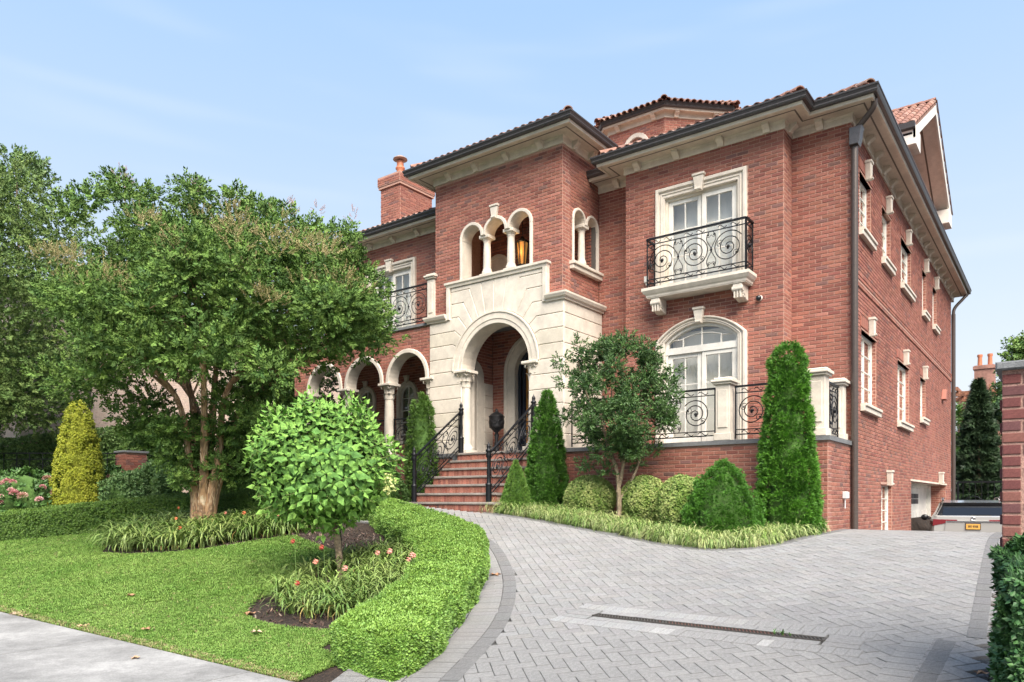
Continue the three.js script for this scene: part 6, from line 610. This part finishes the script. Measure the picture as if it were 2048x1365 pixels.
// ---------- parked car ----------
{ const [x, z] = ray(1946, 19.6), t = thing('parked_car', 'silver grey sport utility vehicle parked by the garage', 'car', null, x, ground(x, z) + .06, z, 8 * Math.PI / 180), silver = mat(.50, .495, .475, .28, { metalness: .4, clearcoat: 1, clearcoatRoughness: .05 }), blk = mat(.012, .012, .014, .3), gl = mat(.012, .014, .018, .03), red = mat(.16, .008, .012, .12), chrome = mat(.7, .7, .7, .15, { metalness: 1 });
  const loft = (secs) => { const pos = [], n = secs[0].length; for (let i = 0; i < secs.length - 1; i++) for (let k = 0; k < n; k++) { const a = secs[i][k], b = secs[i + 1][k], c = secs[i + 1][(k + 1) % n], d = secs[i][(k + 1) % n]; pos.push(...a, ...b, ...c, ...a, ...c, ...d); } for (const s of [secs[0], secs[secs.length - 1]]) for (let k = 1; k < n - 1; k++) pos.push(...s[0], ...s[k], ...s[k + 1]); const g = new THREE.BufferGeometry(); g.setAttribute('position', new THREE.Float32BufferAttribute(pos, 3)); g.computeVertexNormals(); return g; };
  const body = (zz, w, y0, y1, sh) => [[-w + .06, y0, zz], [w - .06, y0, zz], [w, y0 + .12, zz], [w, y0 + (y1 - y0) * .55, zz], [w - .015, y1 - .12, zz], [w - sh, y1, zz], [-w + sh, y1, zz], [-w + .015, y1 - .12, zz], [-w, y0 + (y1 - y0) * .55, zz], [-w, y0 + .12, zz]];
  add(t, 'body', loft([body(0, .90, .48, 1.22, .08), body(-.05, .95, .36, 1.25, .06), body(-.35, .985, .28, 1.25, .06), body(-1.2, .99, .26, 1.22, .06), body(-3.2, .99, .26, 1.14, .06), body(-3.9, .98, .26, 1.06, .1), body(-4.6, .94, .3, .98, .15), body(-4.95, .80, .36, .8, .2)]), silver);
  const green = (zz, wb, wt, y0, y1) => [[-wb, y0, zz], [wb, y0, zz], [lerp(wb, wt, .9), lerp(y0, y1, .9), zz], [wt - .06, y1, zz], [-wt + .06, y1, zz], [-lerp(wb, wt, .9), lerp(y0, y1, .9), zz]];
  add(t, 'side_glass', loft([green(-.16, .88, .86, 1.22, 1.26), green(-.62, .90, .72, 1.22, 1.60), green(-1.6, .90, .72, 1.2, 1.64), green(-2.5, .90, .70, 1.15, 1.61), green(-3.4, .88, .84, 1.08, 1.14)]), gl);
  add(t, 'roof_panel', loft([[[-.69, 1.545, -.42], [.69, 1.545, -.42], [.66, 1.60, -.36], [-.66, 1.60, -.36]], [[-.73, 1.56, -.8], [.73, 1.56, -.8], [.66, 1.66, -.8], [-.66, 1.66, -.8]], [[-.73, 1.57, -1.6], [.73, 1.57, -1.6], [.66, 1.68, -1.6], [-.66, 1.68, -1.6]], [[-.70, 1.55, -2.5], [.70, 1.55, -2.5], [.64, 1.64, -2.5], [-.64, 1.64, -2.5]]]), mat(.36, .39, .42, .2, { metalness: .5, clearcoat: 1, clearcoatRoughness: .04 }));
  add(t, 'rear_spoiler', loft([[[-.70, 1.52, -.36], [.70, 1.52, -.36], [.68, 1.585, -.34], [-.68, 1.585, -.34]], [[-.66, 1.50, -.62], [.66, 1.50, -.62], [.66, 1.6, -.62], [-.66, 1.6, -.62]]]), blk);
  const quad = (a, b, c, d) => { const g = new THREE.BufferGeometry(); g.setAttribute('position', new THREE.Float32BufferAttribute([...a, ...b, ...c, ...a, ...c, ...d], 3)); g.computeVertexNormals(); return g; };
  add(t, 'rear_window', quad([-.83, 1.235, -.06], [.83, 1.235, -.06], [.68, 1.55, -.42], [-.68, 1.55, -.42]), gl);
  for (const s of [-1, 1]) { add(t, 'pillar', loft([[[s * .83, 1.22, -.055], [s * .955, 1.22, -.2], [s * .9, 1.24, -.24], [s * .8, 1.24, -.1]], [[s * .655, 1.55, -.44], [s * .735, 1.56, -.66], [s * .70, 1.57, -.7], [s * .64, 1.57, -.5]]]), silver);
    add(t, 'tail_lamp', loft([[[s * .36, 1.115, .03], [s * .93, .97, .005], [s * .99, 1.0, -.28], [s * .99, 1.08, -.28]], [[s * .36, 1.14, .025], [s * .92, 1.15, .0], [s * .99, 1.15, -.28], [s * .99, 1.16, -.28]]]), red); add(t, 'roof_rail', tube([V(s * .67, 1.66, -.55), V(s * .67, 1.72, -.72), V(s * .67, 1.735, -1.4), V(s * .66, 1.70, -2.3), V(s * .65, 1.65, -2.45)], .018, 16, 6), chrome);
    add(t, 'mirror', [new THREE.SphereGeometry(.12, 10, 8).scale(.9, .75, .6).translate(s * 1.1, 1.14, -3.0), box(s * .92, s * 1.05, 1.08, 1.12, -3.02, -2.95)], blk); for (const zz of [-.95, -3.9]) { const w = sub(t, 'wheel'); add(w, 'tyre', new THREE.TorusGeometry(.28, .1, 10, 22).rotateY(Math.PI / 2).translate(s * .88, .37, zz), blk); add(w, 'rim', new THREE.CylinderGeometry(.24, .24, .16, 16).rotateZ(Math.PI / 2).translate(s * .9, .37, zz), chrome); } }
  add(t, 'tailgate', [loft([[[-.66, .72, .012], [.66, .72, .012], [.62, 1.11, .03], [-.62, 1.11, .03]], [[-.66, .72, -.04], [.66, .72, -.04], [.62, 1.11, -.04], [-.62, 1.11, -.04]]])], silver); add(t, 'trim_bar', box(-.6, .6, 1.085, 1.11, .025, .05), chrome); add(t, 'emblem', new THREE.TorusGeometry(.045, .012, 6, 16).translate(0, 1.17, .016), chrome);
  { const cv = document.createElement('canvas'); cv.width = 256; cv.height = 128; const c = cv.getContext('2d'); c.fillStyle = '#c99a4a'; c.fillRect(0, 0, 256, 128); c.fillStyle = '#26365a'; c.fillRect(0, 0, 256, 10); c.fillStyle = '#3a2c1c'; for (const [a, b] of [[34, 18], [58, 20], [84, 16], [124, 18], [150, 16], [172, 20], [198, 20]]) c.fillRect(a, 44, b, 48); c.fillRect(106, 64, 12, 6); const tx = new THREE.CanvasTexture(cv); tx.colorSpace = THREE.SRGBColorSpace; const pm = mat(1, 1, 1, .5, { map: tx }), g = new THREE.PlaneGeometry(.32, .16).translate(0, .97, .052), o = new THREE.Mesh(g, pm); o.name = 'license_plate'; t.add(o); add(t, 'plate_frame', [box(-.175, .175, .88, 1.06, .02, .046)], blk); }
  add(t, 'wiper', box(-.05, .42, 1.255, 1.275, -.085, -.05), blk); add(t, 'bumper', loft([body(.07, .86, .42, .66, .05), body(.0, .95, .38, .68, .05), body(-.3, .99, .3, .68, .05)]), silver);
}
// ---------- fallen leaves ----------
{ const lg = (() => { const n = 11, p = []; for (let i = 0; i < n; i++) { const a = i / n * 6.283, r = i % 2 ? .028 : .058; p.push([r * Math.cos(a), .012 * Math.sin(i * 2.1) + .012, r * Math.sin(a)]); } const pos = []; for (let i = 0; i < n; i++) pos.push(0, .004, 0, ...p[(i + 1) % n], ...p[i]); const g = new THREE.BufferGeometry(); g.setAttribute('position', new THREE.Float32BufferAttribute(pos, 3)); g.computeVertexNormals(); return metreUV(g); })(), tan = [mat(.46, .30, .18, .9), mat(.55, .40, .28, .9), mat(.36, .20, .11, .9)];
  [[270, 1315, 0, 'pavement', 'tan fallen leaf lying alone on the concrete pavement'], [167, 1252, 0, 'edge', 'brown dry leaf at the lawn and pavement edge'], [32, 1228, 1, 'edge', 'pale dry leaf at the lawn edge by the pavement joint'], [47, 1231, 1, 'edge', 'pale curled leaf touching the pavement edge'], [512, 1268, 1, 'lawn', 'pale dry leaf on the lawn below the mulch bed'], [498, 1228, 2, 'mulch', 'brown dry leaf at the tip of the mulch bed'], [292, 1262, 2, 'lawn', 'small brown leaf in the mown grass'], [262, 1194, 2, 'lawn', 'small tan leaf in the middle of the lawn'], [991, 1153, 2, 'drive', 'brown leaf on the pavers beside the box hedge'], [1962, 1352, 2, 'drive', 'dark brown leaf on the pavers by the lime green shrub']].forEach(([px, py, k, w, label], i) => { let d = 3; for (; d < 30; d += .01) { const [x, z] = ray(px, d); if (EYE + (1000 - py) * d / FOC <= ground(x, z) + .03) break; } const [x, z] = ray(px, d), o = new THREE.Mesh(lg, tan[k]); o.name = nm('fallen_leaf'); o.position.set(x, ground(x, z) + (w === 'drive' ? .04 : w === 'lawn' ? .045 : .02), z); o.rotation.y = i * 1.3; o.scale.setScalar(1 + (i % 3) * .25); o.castShadow = true; tag(o, label, 'leaf', 'fallen leaves'); scene.add(o); }); }
scene.traverse(o => { if (o.isMesh) { o.castShadow = true; o.receiveShadow = true; } });
renderer.render(scene, camera);
